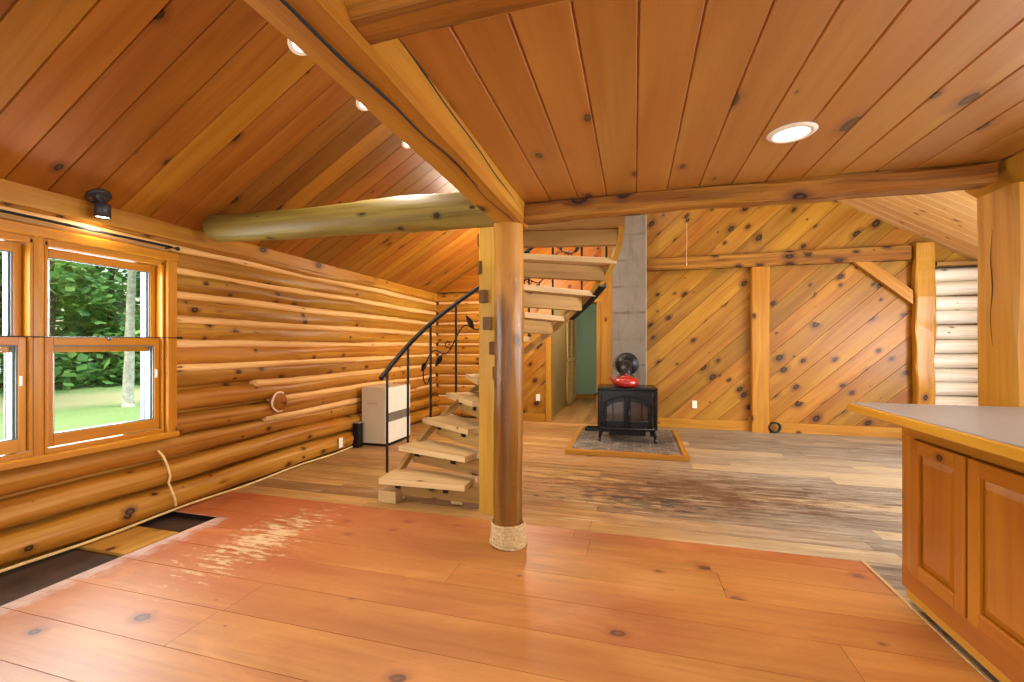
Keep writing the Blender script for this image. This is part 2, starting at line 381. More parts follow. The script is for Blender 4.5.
    def tube(s, path, r, n=8, rnd=None, loop=False):
        P=[Vector(p) for p in path]; rings=[]; prev=None; m=len(P)
        for i,p in enumerate(P):
            if loop: d=P[(i+1)%m]-P[i-1]
            else: d=(P[min(i+1,m-1)]-P[max(i-1,0)])
            d.normalize()
            if prev is None:
                u=Vector((0,0,1)) if abs(d.z)<.9 else Vector((1,0,0))
            else: u=prev
            u=(u-d*u.dot(d)).normalized(); prev=u; w=d.cross(u)
            rr=r[i] if isinstance(r,(list,tuple)) else r
            rings.append([p+u*rr*math.cos(2*math.pi*k/n)+w*rr*math.sin(2*math.pi*k/n) for k in range(n)])
        s.sweep(rings, rnd=rnd, loop=loop)
    def ribbon(s, path, ups, w, h, rnd=None):
        """rectangular section swept along path; ups = outward directions"""
        P=[Vector(p) for p in path]; rings=[]
        for i,p in enumerate(P):
            o=Vector(ups[i]).normalized(); z=Vector((0,0,1))
            rings.append([p-o*w/2-z*h/2, p+o*w/2-z*h/2, p+o*w/2+z*h/2, p-o*w/2+z*h/2])
        s.sweep(rings, smooth=False, rnd=rnd)
    def lathe(s, prof, c, axis=(0,0,1), n=24, rnd=None, caps=True):
        c=Vector(c); ax=Vector(axis).normalized(); u=Vector((1,0,0)) if abs(ax.x)<.9 else Vector((0,1,0))
        u=(u-ax*u.dot(ax)).normalized(); w=ax.cross(u)
        s.sweep([[c+ax*z+u*r*math.cos(2*math.pi*k/n)+w*r*math.sin(2*math.pi*k/n) for k in range(n)] for r,z in prof], rnd=rnd, caps=caps)
    def extrude(s, pts, vec, rnd=None):
        if rnd is None: rnd=random.random()
        P=[Vector(p) for p in pts]; v=Vector(vec); n=len(P)
        ax=(P[1]-P[0]).normalized(); nn=v.normalized(); ay=nn.cross(ax)
        uv=[((p-P[0]).dot(ax),(p-P[0]).dot(ay)) for p in P]
        s.face(P[::-1],uv[::-1],rnd); s.face([p+v for p in P],uv,rnd)
        for i in range(n):
            a,b=P[i],P[(i+1)%n]; l=(b-a).length; h=v.length
            s.face([a,b,b+v,a+v],[(0,0),(l,0),(l,h),(0,h)],rnd)
    def build(s, name, mat, parent=None, fix=True):
        me=bpy.data.meshes.new(name); me.from_pydata(s.v,[],s.f)
        uvl=me.uv_layers.new(name='UVMap')
        flat=[c for u in s.uv for c in u]; uvl.data.foreach_set('uv',flat)
        at=me.attributes.new('rnd','FLOAT','FACE'); at.data.foreach_set('value',s.r)
        me.polygons.foreach_set('use_smooth',s.sm)
        if mat: me.materials.append(mat)
        if fix:
            import bmesh
            bm=bmesh.new(); bm.from_mesh(me); bmesh.ops.recalc_face_normals(bm,faces=bm.faces); bm.to_mesh(me); bm.free()
        me.update()
        o=bpy.data.objects.new(name,me); C.objects.link(o)
        if parent is not None: o.parent=parent
        return o

def clip(poly, f):
    out=[]; n=len(poly)
    for i in range(n):
        a,b=poly[i],poly[(i+1)%n]; fa,fb=f(a),f(b)
        if fa>=0: out.append(a)
        if (fa>0 and fb<0) or (fa<0 and fb>0):
            t=fa/(fa-fb); out.append((a[0]+(b[0]-a[0])*t, a[1]+(b[1]-a[1])*t))
    return out
def planks(mb, poly, ang, width, to3, g=.004, depth=.004, off=0.0, joint=None, wvar=0.0, seed=1):
    """cover a convex 2-D polygon with V-grooved boards running at ang; to3(x, y, depth) places them"""
    rg=random.Random(seed); ca,sa=math.cos(ang),math.sin(ang)
    q=[(x*ca+y*sa, -x*sa+y*ca) for x,y in poly]
    v0=min(p[1] for p in q); v1=max(p[1] for p in q); u0=min(p[0] for p in q); u1=max(p[0] for p in q)
    v=math.floor((v0-off)/width)*width+off
    while v<v1:
        w=width*(1+rg.uniform(-wvar,wvar)) if wvar else width
        cuts=[u0-1]
        if joint:
            u=u0-rg.random()*joint
            while u<u1:
                u+=joint*rg.uniform(.7,1.5); cuts.append(u)
        cuts.append(u1+1)
        for ua,ub in zip(cuts[:-1],cuts[1:]):
            rnd=rg.random()
            for a,b,da,db in ((v,v+g,depth,0),(v+g,v+w-g,0,0),(v+w-g,v+w,0,depth)):
                pl=clip(q,lambda p:p[1]-a); pl=clip(pl,lambda p:b-p[1]) if len(pl)>2 else []
                if len(pl)>2: pl=clip(pl,lambda p:p[0]-ua-(.001 if joint else 0))
                if len(pl)>2: pl=clip(pl,lambda p:ub-(.001 if joint else 0)-p[0])
                if len(pl)<3: continue
                ar=sum(pl[i][0]*pl[(i+1)%len(pl)][1]-pl[(i+1)%len(pl)][0]*pl[i][1] for i in range(len(pl)))
                if abs(ar)<1e-8: continue
                pts=[to3(x*ca-y*sa, x*sa+y*ca, da+(db-da)*(y-a)/(b-a)) for x,y in pl]
                mb.face(pts,[(x,y-v) for x,y in pl],rnd)
        v+=w

# ------------------------------------------------------------------ tagging
def tag(o, label, cat, group=None, kind=None):
    o['label']=label; o['category']=cat
    if group: o['group']=group
    if kind: o['kind']=kind
    return o
def thing(name, label, cat, loc=(0,0,0), rz=0, group=None):
    o=bpy.data.objects.new(name,None); C.objects.link(o); o.location=loc; o.rotation_euler=(0,0,rz); o.empty_display_size=.1
    return tag(o,label,cat,group)
def struct(o, label=None, cat=None):
    o['kind']='structure'
    if label: o['label']=label
    if cat: o['category']=cat
    return o

# ------------------------------------------------------------------ dimensions (metres; camera stands over the origin)
XL, XR, YF, YB = -3.51, 4.80, -2.2, 7.46
RIDGE_X, PITCH, EAVE = .65, .60, 2.25
RIDGE_Z = EAVE+(RIDGE_X-XL)*PITCH
HALLB = 11.1
DX0, DX1, DZ = -1.37, -.60, 2.03
SPLIT = 3.12                      # where the stained floor stops
roof_z = lambda x: EAVE+(x-XL)*PITCH if x<RIDGE_X else RIDGE_Z-(x-RIDGE_X)*PITCH

# ---- floors
m=MB(); fl=lambda x,y,d:(x,y,-d)
planks(m,[(-3.05,YF),(1.32,YF),(1.32,SPLIT),(-3.05,SPLIT)],0,.245,fl,g=.0016,depth=.008,off=.05,joint=2.3,wvar=.12,seed=5)
planks(m,[(-3.62,2.62),(-3.05,2.62),(-3.05,SPLIT),(-3.62,SPLIT)],0,.245,fl,g=.0018,depth=.005,off=.05,seed=9)
struct(m.build('floor',M['floor_front']),'orange stained pine plank floor in the front room','floor')
m=MB()
planks(m,[(-3.62,SPLIT),(XR,SPLIT),(XR,YB+.1),(-3.62,YB+.1)],0,.19,fl,g=.003,depth=.010,off=SPLIT,joint=1.7,wvar=.2,seed=11)
planks(m,[(1.32,YF),(XR,YF),(XR,SPLIT),(1.32,SPLIT)],0,.15,fl,g=.0018,depth=.004,off=SPLIT,joint=1.6,seed=12)
struct(m.build('floor',M['floor_rear']),'worn bare plank floor of the rear room','floor')
m=MB(); m.box((-3.9,YF-.1,-.16),(XR+.2,HALLB+.2,-.045),0,.001)
struct(m.build('subfloor',M['subfloor']),'dark subfloor showing in the gap beside the log wall','floor')
m=MB(); planks(m,[(-1.6,YB+.1),(.7,YB+.1),(.7,HALLB),(-1.6,HALLB)],R(90),.12,fl,g=.0015,depth=.003,joint=1.6,seed=4)
struct(m.build('floor',M['floor_rear']),'hall floor beyond the open doorway','floor')
m=MB(); m.box((1.321,1.0,0.0),(1.340,SPLIT+.02,.005),1,.002)
struct(m.build('trim_1',M['tread']),'pale threshold strip along the right edge of the orange floor','trim')
m=MB(); m.box((-3.56,2.02,-.044),(-3.09,2.36,-.012),1,.003)
tag(m.build('floorboard',M['yellow_board']),'short yellow board patch lying in the dark gap under the window','board')
for y0,y1 in ((1.25,1.99),):
    m=MB(); m.box((-3.56,y0,-.044),(-3.09,y1,-.02),1,.003)
    tag(m.build('floorboard',M['subfloor']),'dark bare board in the gap by the log wall','board')

# ---- left log wall with its window opening
WY0, WY1, WZ0, WZ1 = 1.02, 2.60, .62, 1.99
m=MB(); zs=[0.0,.215,.40,.575,.755,.935,1.125,1.32,1.515,1.71,1.90,2.085]
for i,z in enumerate(zs):
    zt=zs[i+1] if i+1<len(zs) else 2.20
    zc=(z+zt)/2; rz=(zt-z)/2*.955
    segs=[(YF,YB+.15)]
    if z<WZ1-.02 and zt>WZ0+.02: segs=[(YF,WY0-.03),(WY1+.03,YB+.15)]
    prot=.145+(.05 if i==0 else .03 if i==1 else 0)+.012*math.sin(i*2.3)
    for a,b in segs:
        m.log((XL-.145,a,zc),(XL-.145,b,zc),prot,rz,n=22,jit=.030,seed=i*3+1,sq=3.0,secl=.14)
strips=MB()
for i,z in enumerate(zs):
    if i==0 or z<.5: continue
    a=WY1+.06 if WZ0-.05<z<WZ1+.02 else YF
    if z<1.0: a=3.55+.12*math.sin(i*2.1)
    strips.log((XL-.055,a,z),(XL-.055,YB-.02,z),  .052,.040,n=10,jit=.016,seed=i*5+2,secl=.12)
struct(strips.build('trim_10',M['chink']),'pale wooden chinking strips between the logs of the left wall','trim')
# solid core behind the logs so no light leaks between them
for a,b,z0,z1 in ((YF,WY0-.03,-.1,2.3),(WY1+.03,YB+.2,-.1,2.3),(WY0-.03,WY1+.03,-.1,WZ0-.02),(WY0-.03,WY1+.03,WZ1+.02,2.3)):
    m.box((XL-.26,a,z0),(XL-.10,b,z1),1,.001,rnd=.5)
struct(m.build('wall_left',M['log']),'left wall of stacked peeled logs','wall')
m=MB(); m.bar((XL-.02,YF,2.20),(XL-.02,YB,2.20),.07,.135,jit=.012,seed=3)
struct(m.build('trim_2',M['timber']),'hewn plate board under the sloped ceiling on the log wall','trim')
m=MB(); m.tube([(XL+.035,y/4,.012+.008*math.sin(y*1.3)) for y in range(int(YF*4),22)],.010,6)
struct(m.build('trim_3',M['cord']),'thin rope caulking along the foot of the log wall','trim')

# ---- back wall: log stretch at the left, diagonal pine, log stretch at the right
m=MB(); z=0.0; i=0
while z<2.2:
    zt=min(z+.19,2.28)
    m.log((-3.75,YB+.13,(z+zt)/2),(-2.0,YB+.13,(z+zt)/2),.16+.012*math.sin(i*1.7),(zt-z)/2*.99,n=18,jit=.022,seed=40+i,sq=2.5); z=zt; i+=1
strips=MB()
for k in range(1,i): strips.log((-3.48,YB+.055,k*.19),(-2.03,YB+.055,k*.19),.030,.05,up=(0,1,0),n=10,jit=.010,seed=k*7+1,secl=.12)
struct(strips.build('trim_11',M['chink']),'pale wooden chinking strips between the logs behind the staircase','trim')
struct(m.build('wall_back',M['log_back']),'log stretch of the back wall behind the staircase','wall')
m=MB(); back=lambda x,z,d:(x,YB+d,z)
D45=R(43)
planks(m,[(-2.02,0),(DX0-.09,0),(DX0-.09,DZ+.08),(-2.02,DZ+.08)],D45,.25,back,g=.004,depth=.007,seed=21)
planks(m,[(DX1+.09,0),(3.98,0),(3.98,roof_z(3.98)),(RIDGE_X,RIDGE_Z),(DX1+.09,roof_z(DX1+.09))],D45,.25,back,g=.004,depth=.007,seed=22)
planks(m,[(3.98,2.44),(XR,2.44),(3.98,roof_z(3.98)+.01)],D45,.25,back,g=.004,depth=.007,seed=23)
struct(m.build('wall_back',M['diag']),'back wall of diagonal knotty pine boards','wall')
m=MB()
planks(m,[(-3.65,2.28),(-2.02,2.28),(-2.02,roof_z(-2.02)),(-3.56,2.29)],0,.18,lambda x,z,d:(x,YB-.03+d,z),g=.004,depth=.006,seed=24)
planks(m,[(-2.02,DZ+.08),(DX1+.09,DZ+.08),(DX1+.09,roof_z(DX1+.09)),(-2.02,roof_z(-2.02))],D45,.25,back,g=.004,depth=.007,seed=25)
struct(m.build('wall_back',M['diag_red']),'reddish gable boards above the doorway','wall')
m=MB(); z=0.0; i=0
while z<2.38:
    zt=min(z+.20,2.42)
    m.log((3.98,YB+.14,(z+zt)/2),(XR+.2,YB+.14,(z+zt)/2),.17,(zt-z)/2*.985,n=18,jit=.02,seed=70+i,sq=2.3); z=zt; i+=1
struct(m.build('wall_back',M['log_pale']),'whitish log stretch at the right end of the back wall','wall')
m=MB()   # backing
for x0,x1,z0,z1 in ((-3.9,DX0-.05,-.1,5),(DX1+.05,XR+.3,-.1,5),(DX0-.05,DX1+.05,DZ+.04,5)): m.box((x0,YB+.12,z0),(x1,YB+.24,z1),0,.001,rnd=.5)
struct(m.build('wall_back',M['outside']),'outer skin of the back wall','wall')
m=MB(); m.box((DX1+.30,YB-.028,0),(3.72,YB-.002,.15),0,.004)
struct(m.build('baseboard_back',M['timber']),'pine baseboard under the diagonal boards','baseboard')
m=MB(); m.box((-2.0,YB-.026,0),(DX0-.10,YB-.002,.13),0,.004)
struct(m.build('baseboard_back',M['timber']),'short pine baseboard left of the doorway','baseboard')
m=MB(); m.box((4.0,YB-.10,2.40),(XR,YB-.002,2.45),0,.004)
struct(m.build('trim_4',M['weathered']),'pale ledge on top of the white logs','trim')

# doorway casing, hall
m=MB(); m.box((DX0-.09,YB-.03,0),(DX0,YB+.14,DZ),2,.004); m.box((DX0-.09,YB-.03,DZ),(DX1+.09,YB+.14,DZ+.09),0,.004)
m.box((DX1,YB-.03,0),(DX1+.07,YB+.14,DZ),2,.004)
struct(m.build('door_1',M['timber']),'cased doorway into the green hall','doorway')
m=MB(); m.box((-1.5,YB+.24,0),(-1.42,HALLB,2.4),1,.001)
struct(m.build('wall_hall_left',M['hall_tan']),'tan hall wall left of the doorway','wall')
m=MB(); m.box((-1.5,HALLB,0),(.8,HALLB+.1,2.4),0,.001); m.box((.6,YB+.24,0),(.7,HALLB,2.4),1,.001)
struct(m.build('wall_hall_back',M['green']),'green painted end wall of the hall','wall')
m=MB(); m.box((-1.5,YB+.24,2.35),(.8,HALLB+.1,2.45),0,.001)
struct(m.build('ceiling_hall',M['plaster']),'hall ceiling','ceiling')
m=MB(); m.box((-1.41,HALLB-.02,0),(.6,HALLB-.001,.10),0,.003)
struct(m.build('baseboard_hall',M['timber']),'hall baseboard','baseboard')
ld=thing('louvered_door','tall cream louvered door along the left side of the hall','door',(-1.40,10.2,0))
m=MB()
for y in (-.72,-.03,.64): m.box((-.012,y,.02),(.022,y+.08,2.03),2,.003)
for z in (.02,.95,1.95): m.box((-.010,-.72,z),(.020,.72,z+.09),1,.003)
m.build('door_frame',M['louver'],ld)
m=MB()
for y0,y1 in ((-.64,-.03),(.05,.64)):
    z=.13
    while z<1.93:
        if not .93<z<1.05: m.bar((.004,y0,z),(.004,y1,z),.030,.008,up=(.6,0,.8),ch=.001)
        z+=.034
m.build('louver_slat',M['louver'],ld)

# ---- sloped ceilings
m=MB(); L=math.hypot(1,PITCH); nx,nz=PITCH/L,-1/L          # inward normal of the left slope
sl=lambda s,y,d:(XL+s/L-nx*d, y, EAVE+s*PITCH/L-nz*d)
SL=(RIDGE_X-XL)*L
planks(m,[(-.12,YF),(SL,YF),(SL,YB+.1),(-.12,YB+.1)],0,.195,sl,g=.005,depth=.010,off=.1,seed=31)
struct(m.build('ceiling',M['ceil_slope']),'left ceiling slope of reddish stained pine boards','ceiling')
m=MB()
sr=lambda s,y,d:(XR-s/L+nx*d, y, roof_z(XR)+s*PITCH/L-nz*d)
SR=(XR-RIDGE_X)*L
planks(m,[(-.3,YF),(SR,YF),(SR,YB+.1),(-.3,YB+.1)],0,.15,sr,g=.005,depth=.006,seed=33)
struct(m.build('ceiling',M['roof_daylit']),'right ceiling slope of pine boards, daylight paleness in their colour','ceiling')
m=MB(); e=.05
m.extrude([(XL-.5,YF-.2,EAVE-.5*PITCH+e),(RIDGE_X,YF-.2,RIDGE_Z+e),(RIDGE_X,YF-.2,RIDGE_Z+e+.15),(XL-.5,YF-.2,EAVE-.5*PITCH+e+.15)],(0,YB-YF+.5,0))
m.extrude([(XR+.5,YF-.2,roof_z(XR)-.5*PITCH+e),(RIDGE_X,YF-.2,RIDGE_Z+e),(RIDGE_X,YF-.2,RIDGE_Z+e+.15),(XR+.5,YF-.2,roof_z(XR)-.5*PITCH+e+.15)],(0,YB-YF+.5,0))
struct(m.build('roof',M['outside']),'outer roof','roof')
# ---- flat ceiling under the loft
LZ=2.22; BX0,BX1=-.88,-.68
m=MB(); planks(m,[(BX1-.02,YF),(XR,YF),(XR,2.86),(BX1-.02,2.86)],R(90),.174,lambda x,y,d:(x,y,LZ+d),g=.006,depth=.008,off=-.013,seed=35)
struct(m.build('ceiling',M['ceil_flat']),'flat ceiling of golden pine boards under the loft','ceiling')
m=MB(); m.box((BX1-.02,YF,LZ+.012),(XR,2.88,LZ+.05),1,.001)
struct(m.build('floor_loft',M['outside']),'loft floor above the flat ceiling','floor')

# ---- other walls (behind the camera and at the right), with their window openings
def wall_with_holes(mb, to3, u0,u1,z0,z1, holes):
    us=sorted({u0,u1,*[h[0] for h in holes],*[h[1] for h in holes]})
    for a,b in zip(us[:-1],us[1:]):
        segs=[(z0,z1)]
        for h in holes:
            if h[0]<=a and b<=h[1]: segs=[(z0,h[2]),(h[3],z1)]
        for c,d in segs: to3(mb,a,b,c,d)
m=MB(); HR=[(.4,2.6,1.0,2.05),(3.6,5.6,.75,2.05)]
wall_with_holes(m,lambda b,a,c,z,w:b.box((XR,a,z),(XR+.14,c,w),1,.001),YF,YB+.2,-.1,2.5,HR)
struct(m.build('wall_right',M['log_back']),'right wall','wall')
m=MB(); HF=[(-2.9,-1.1,.75,2.05),(-.5,1.0,.0,2.05),(1.8,3.9,1.0,2.05)]
wall_with_holes(m,lambda b,a,c,z,w:b.box((a,YF-.14,z),(c,YF,w),0,.001),XL-.3,XR+.2,-.1,5.0,HF)
struct(m.build('wall_front',M['log_back']),'front wall behind the viewer','wall')

# ---- left windows
def sash_window(n,y0,y1,label):
    w=bpy.data.objects.new('window_%d'%n,None); C.objects.link(w); w.location=(XL-.1,(y0+y1)/2,.66); struct(w,label,'window')
    X=0; h=(y1-y0)/2; W=w.location
    def bx(name,lo,hi,mat,ax,par=w):
        b=MB(); b.box(lo,hi,ax,.003); return b.build(name,mat,par)
    # frame: jambs, head, sill
    b=MB(); b.box((-.12,-h,0),(.09,-h+.016,1.29),2,.002); b.box((-.12,h-.016,0),(.09,h,1.29),2,.002); b.box((-.12,-h-.03,1.265),(.09,h+.03,1.312),1,.002); b.box((-.14,-h,-.03),(.09,h,0.0),1,.002)
    b.build('window_frame',M['casing'],w)
    b=MB()
    for s in (-1,1):
        for k in range(3): b.box((-.115+.022*k,s*(h-.024)-.008,.0),(-.103+.022*k,s*(h-.024)+.008,1.265),2,.001)
    b.build('jamb_liner',M['vinyl'],w)
    for nm,x0,x1,z0,z1 in (('lower_sash',.028,.066,.004,.70),('upper_sash',-.014,.024,.60,1.262)):
        st=.038; b=MB(); a=h-.018; low=nm[0]=='l'; bz=z0+(.075 if low else .095)
        b.box((x0,-a,z0),(x1,-a+st,z1),2,.003); b.box((x0,a-st,z0),(x1,a,z1),2,.003)
        b.box((x0,-a+st,z1-.055),(x1,a-st,z1),1,.003); b.box((x0,-a+st,z0),(x1,a-st,bz),1,.003)
        so=b.build(nm,M['casing'],w)
        xm=x0+.018
        b=MB(); e=.007
        for s_ in (-1,1):
            yy=sorted((s_*(a-st),s_*(a-st-e))); b.box((xm+.003,yy[0],bz),(x1-.008,yy[1],z1-.055),2,.001)
            yy=sorted((s_*(a-st+.004),s_*(a-st-.016))); b.box((x0-.030,yy[0],bz-.01),(xm-.003,yy[1],z1-.05),2,.001)
        b.box((xm+.003,-a+st,bz),(x1-.010,a-st,bz+e),1,.001); b.box((xm+.003,-a+st,z1-.055-e),(x1-.010,a-st,z1-.055),1,.001)
        b.box((x0-.03,-a+st,bz-.02),(xm-.003,a-st,bz+.004),1,.001)
        b.build('glazing_bead',M['vinyl'],so)
        b=MB(); b.box((xm-.002,-a+st,bz),(xm+.002,a-st,z1-.055),1,.0005); b.build('pane',M['glass'],so)
    b=MB(); b.lathe([(.011,0),(.011,.014),(.004,.018)],(.067,0,.70-.012),(1,0,0),10); b.build('sash_lock',M['vinyl'],w)
    b=MB(); b.box((.067,h-.052,.40),(.077,h-.040,.46),2,.002); b.build('sash_stop',M['white'],w)
    return w
sash_window(1,1.055,1.80,'left wall sash window nearer the viewer, cut off by the photo edge')
sash_window(2,1.855,2.575,'left wall sash window farther from the viewer with a birch outside')
m=MB(); m.box((XL-.19,1.802,WZ0),(XL+.005,1.853,2.0),2,.016)
struct(m.build('trim_5',M['casing']),'rounded mullion between the two sash windows','trim')
m=MB(); m.box((XL-.19,WY1-.02,WZ0),(XL+.02,WY1+.055,1.965),2,.006); struct(m.build('trim_6',M['casing']),'right casing board of the windows','trim')
m=MB(); m.box((XL-.19,WY0-.055,WZ0),(XL+.02,WY0+.03,1.965),2,.006); struct(m.build('trim_7',M['casing']),'left casing board of the windows','trim')
m=MB(); m.box((XL-.19,WY0-.055,1.965),(XL+.03,WY1+.055,2.03),1,.006); struct(m.build('trim_8',M['casing']),'head casing above the windows','trim')
m=MB(); m.box((XL-.19,WY0-.055,.585),(XL+.04,WY1+.055,.630),1,.006); struct(m.build('trim_9',M['casing']),'window sill board under the sash windows','trim')

# curtain rods
r=thing('curtain_rod','thin black double curtain rod above the windows','rod',(XL+.07,1.8,2.06))
m=MB(); m.tube([(0,y,0) for y in (-1.2,0,.80)],.006,8); m.tube([(-.03,y,.015) for y in (-1.2,0,.80)],.004,8); m.build('rod',M['black_metal'],r)
m=MB(); m.lathe([(.004,0),(.014,.008),(.016,.022),(.008,.034),(.002,.036)],(0,.80,0),(0,1,0),12); m.build('finial',M['black_metal'],r)
m=MB(); m.bar((0,.76,-.004),(-.05,.76,-.004),.012,.012); m.build('bracket',M['black_metal'],r)
r=thing('curtain_rod','thin black cafe curtain wire across the middle of the windows','rod',(XL+.055,1.8,1.365))
m=MB(); m.tube([(0,-1.2,-.006),(0,0,-.01),(0,.87,0)],.0035,6); m.build('rod',M['black_metal'],r)
m=MB(); m.bar((-.045,.86,0),(.004,.86,0),.012,.016); m.build('bracket',M['black_metal'],r)

# ---- round post with rope
PX,PY=-.80,2.79
p=thing('log_post','round dark varnished log post in the middle of the room with rope at its foot','post',(PX,PY,0))
m=MB(); m.log((0,0,0),(0,0,2.10),.096,.096,n=24,jit=.010,seed=5,secl=.07); m.build('shaft',M['post'],p)
m=MB()
path=[]; turns=9
for i in range(turns*20+1):
    a=2*math.pi*i/20; path.append(((.106)*math.cos(a),(.106)*math.sin(a),.008+.135*i/(turns*20)))
m.tube(path,.0095,6)
m.tube([(.114*math.cos(2*math.pi*i/28)*(1+.03*math.sin(i)),.114*math.sin(2*math.pi*i/28),.012+.006*math.sin(i*.45)) for i in range(28)],.010,6,loop=True)
m.tube([(.113*math.cos(2*math.pi*i/28),.113*math.sin(2*math.pi*i/28),.034+.012*math.sin(i*.4+1)) for i in range(28)],.008,6,loop=True)
o=m.build('rope_wrap',M['rope'],p); o['label']='pale sisal rope wound round the foot of the post'

# ---- beams
bb=thing('ceiling_beam','big squared beam running overhead to the top of the round log post','beam',((BX0+BX1)/2,.35,2.195))
m=MB(); m.bar((0,YF-.35,0),(0,2.55,0),BX1-BX0,.205,jit=.005,seed=2,ch=.02); m.build('timber',M['beam'],bb)
m=MB(); m.tube([(-.035+.075*t+.004*math.sin(t*31),-.6+2.3*t,-.1035+.001*math.sin(t*17)) for t in [i/40 for i in range(41)]],[.0015+.0035*math.sin(math.pi*i/40)+.001*math.sin(i*2.1)**2 for i in range(41)],6)
m.tube([(.1005,.2+2.1*t,.055-.10*t+.004*math.sin(t*23)) for t in [i/40 for i in range(41)]],[.001+.0035*math.sin(math.pi*i/40) for i in range(41)],6)
m.tube([(.03+.012*math.sin(t*9),1.2+1.25*t,-.1035) for t in [i/30 for i in range(31)]],[.001+.002*math.sin(math.pi*i/30) for i in range(31)],6)
m.build('drying_crack',M['dark_hole'],bb)
m=MB(); m.bar((BX1+.002,2.80,2.165),(1.735,2.80,2.165),.13,.105,jit=.022,seed=8,ch=.016)
tag(m.build('ceiling_beam',M['beam_rough']),'rough dark header beam along the edge of the flat ceiling','beam')
m=MB(); m.bar((BX1+.002,.985,2.165),(1.735,.985,2.165),.16,.105,jit=.018,seed=9,ch=.035)
tag(m.build('ceiling_beam',M['beam_rough']),'short dark beam at the top edge butting into the big squared beam','beam')
m=MB(); m.bar((1.93,YF,2.195),(1.93,3.02,2.195),.33,.20,jit=.018,seed=14,ch=.07)
tag(m.build('ceiling_beam',M['timber']),'heavy orange beam resting on the square post at right','beam')
m=MB(); m.log((-3.345,2.86,2.268),(-.885,2.82,2.225),.105,.108,n=22,taper=-.15,jit=.018,seed=17,secl=.1)
tag(m.build('tie_log',M['tielog']),'pale round log spanning from the log wall to the round post','log')
m=MB(); m.bar((1.92,2.84,0),(1.92,2.84,2.095),.27,.26,up=(0,1,0),ch=.014,jit=.009,seed=31); sqp=m.build('square_post',M['timber'])
m=MB()
for x_,z0_,z1_,sd_ in ((1.99,.9,2.05,1),(1.90,1.2,1.75,2),(2.02,1.0,1.5,3)):
    m.tube([(x_+.006*math.sin(i*.5+sd_),2.709,z0_+(z1_-z0_)*i/24) for i in range(25)],[.0006+.0014*math.sin(math.pi*i/24) for i in range(25)],5)
for y_,z0_,z1_,sd_ in ((2.86,1.3,1.9,5),):
    m.tube([(1.784,y_+.006*math.sin(i*.5+sd_),z0_+(z1_-z0_)*i/24) for i in range(25)],[.0006+.0014*math.sin(math.pi*i/24) for i in range(25)],5)
m.build('drying_crack',M['dark_hole'],sqp)
tag(sqp,'thick square golden post standing behind the counter','post')
# frame on the back wall
m=MB(); m.bar((.20,YB-.06,2.60),(3.70,YB-.06,2.60),.11,.20,jit=.008,seed=21,ch=.01)
tag(m.build('wall_beam',M['beam_rough']),'long horizontal timber across the diagonal pine wall','beam')
m=MB(); m.bar((1.83,YB-.06,0),(1.83,YB-.06,2.49),.24,.11,up=(0,1,0),jit=.006,seed=22,ch=.012)
tag(m.build('wall_post',M['timber']),'upright timber in the middle of the diagonal pine wall','post')
m=MB(); m.bar((3.86,YB-.07,0),(3.86,YB-.07,2.72),.22,.12,up=(0,1,0),jit=.022,seed=23,ch=.016)
tag(m.build('wall_post',M['timber']),'wavy edged upright timber beside the white logs','post')
m=MB(); m.extrude([(3.03,YB-.01,2.498),(3.73,YB-.01,1.88),(3.73,YB-.01,2.07),(3.24,YB-.01,2.498)],(0,-.085,0))
tag(m.build('wall_brace',M['timber']),'slanting corner brace under the long horizontal timber','brace')
m=MB(); m.box((DX1+.075,YB-.045,0),(DX1+.29,YB-.004,3.4),2,.006)
tag(m.build('wall_board',M['timber']),'orange upright board between the doorway and the chimney','board')

# ---- chimney
ch=thing('chimney','grey cement block chimney rising behind the stove','chimney',(-.08,YB-.17,0))
m=MB(); m.box((-.255,-.15,0),(.255,.15,4.25),2,.006); m.build('stack',M['chimney'],ch)
m=MB(); m.box((.256,-.152,0),(.266,-.138,4.2),2,.002); m.build('edge_strip',M['cement_edge'],ch)

# ---- hearth
he=thing('hearth','low brick stove hearth with a pine border','hearth',(-.10,6.12,0))
m=MB(); m.box((-.64,-.78,0.002),(.64,.80,.052),0,.004); m.build('brick_bed',M['brick'],he)
for lo,hi,ax in (((-.70,-.84,0.001),(.70,-.782,.06),0),((-.70,-.78,0.001),(-.642,.82,.06),1),((.642,-.78,0.001),(.70,.82,.06),1)):
    m=MB(); m.box(lo,hi,ax,.005); m.build('border',M['timber'],he)
# ---- stove
SX,SY,SZ=-.10,6.12,.056
st=thing('wood_stove','black cast iron wood stove on the brick hearth','stove',(SX,SY,SZ),R(4)); st.scale=(.97,1,1)
def sbox(name,lo,hi,ax=0,ch=.008,mat='black_gloss',par=st):
    b=MB(); b.box(lo,hi,ax,ch); return b.build(name,M[mat],par)
sbox('body',(-.33,-.20,.17),(.33,.24,.655),0,.012)
b=MB(); b.box((-.385,-.25,.665),(.385,.28,.705),0,.014); b.box((-.36,-.23,.65),(.36,.26,.668),0,.004); b.build('top_plate',M['black_gloss'],st)
sbox('bottom_ledge',(-.35,-.27,.15),(.35,-.18,.185),0,.01)
sbox('ash_pan',(-.24,-.19,.075),(.24,.10,.152),0,.01)
b=MB(); b.bar((-.36,-.215,.16),(-.36,-.215,.66),.055,.05,up=(0,1,0),ch=.014); b.build('corner_column',M['black_gloss'],st)
b=MB(); b.bar((.36,-.215,.16),(.36,-.215,.66),.055,.05,up=(0,1,0),ch=.014); b.build('corner_column',M['black_gloss'],st)
def arch(x): return .575-.10*(x/.30)**2*(.6+.4*(x/.3)**2)
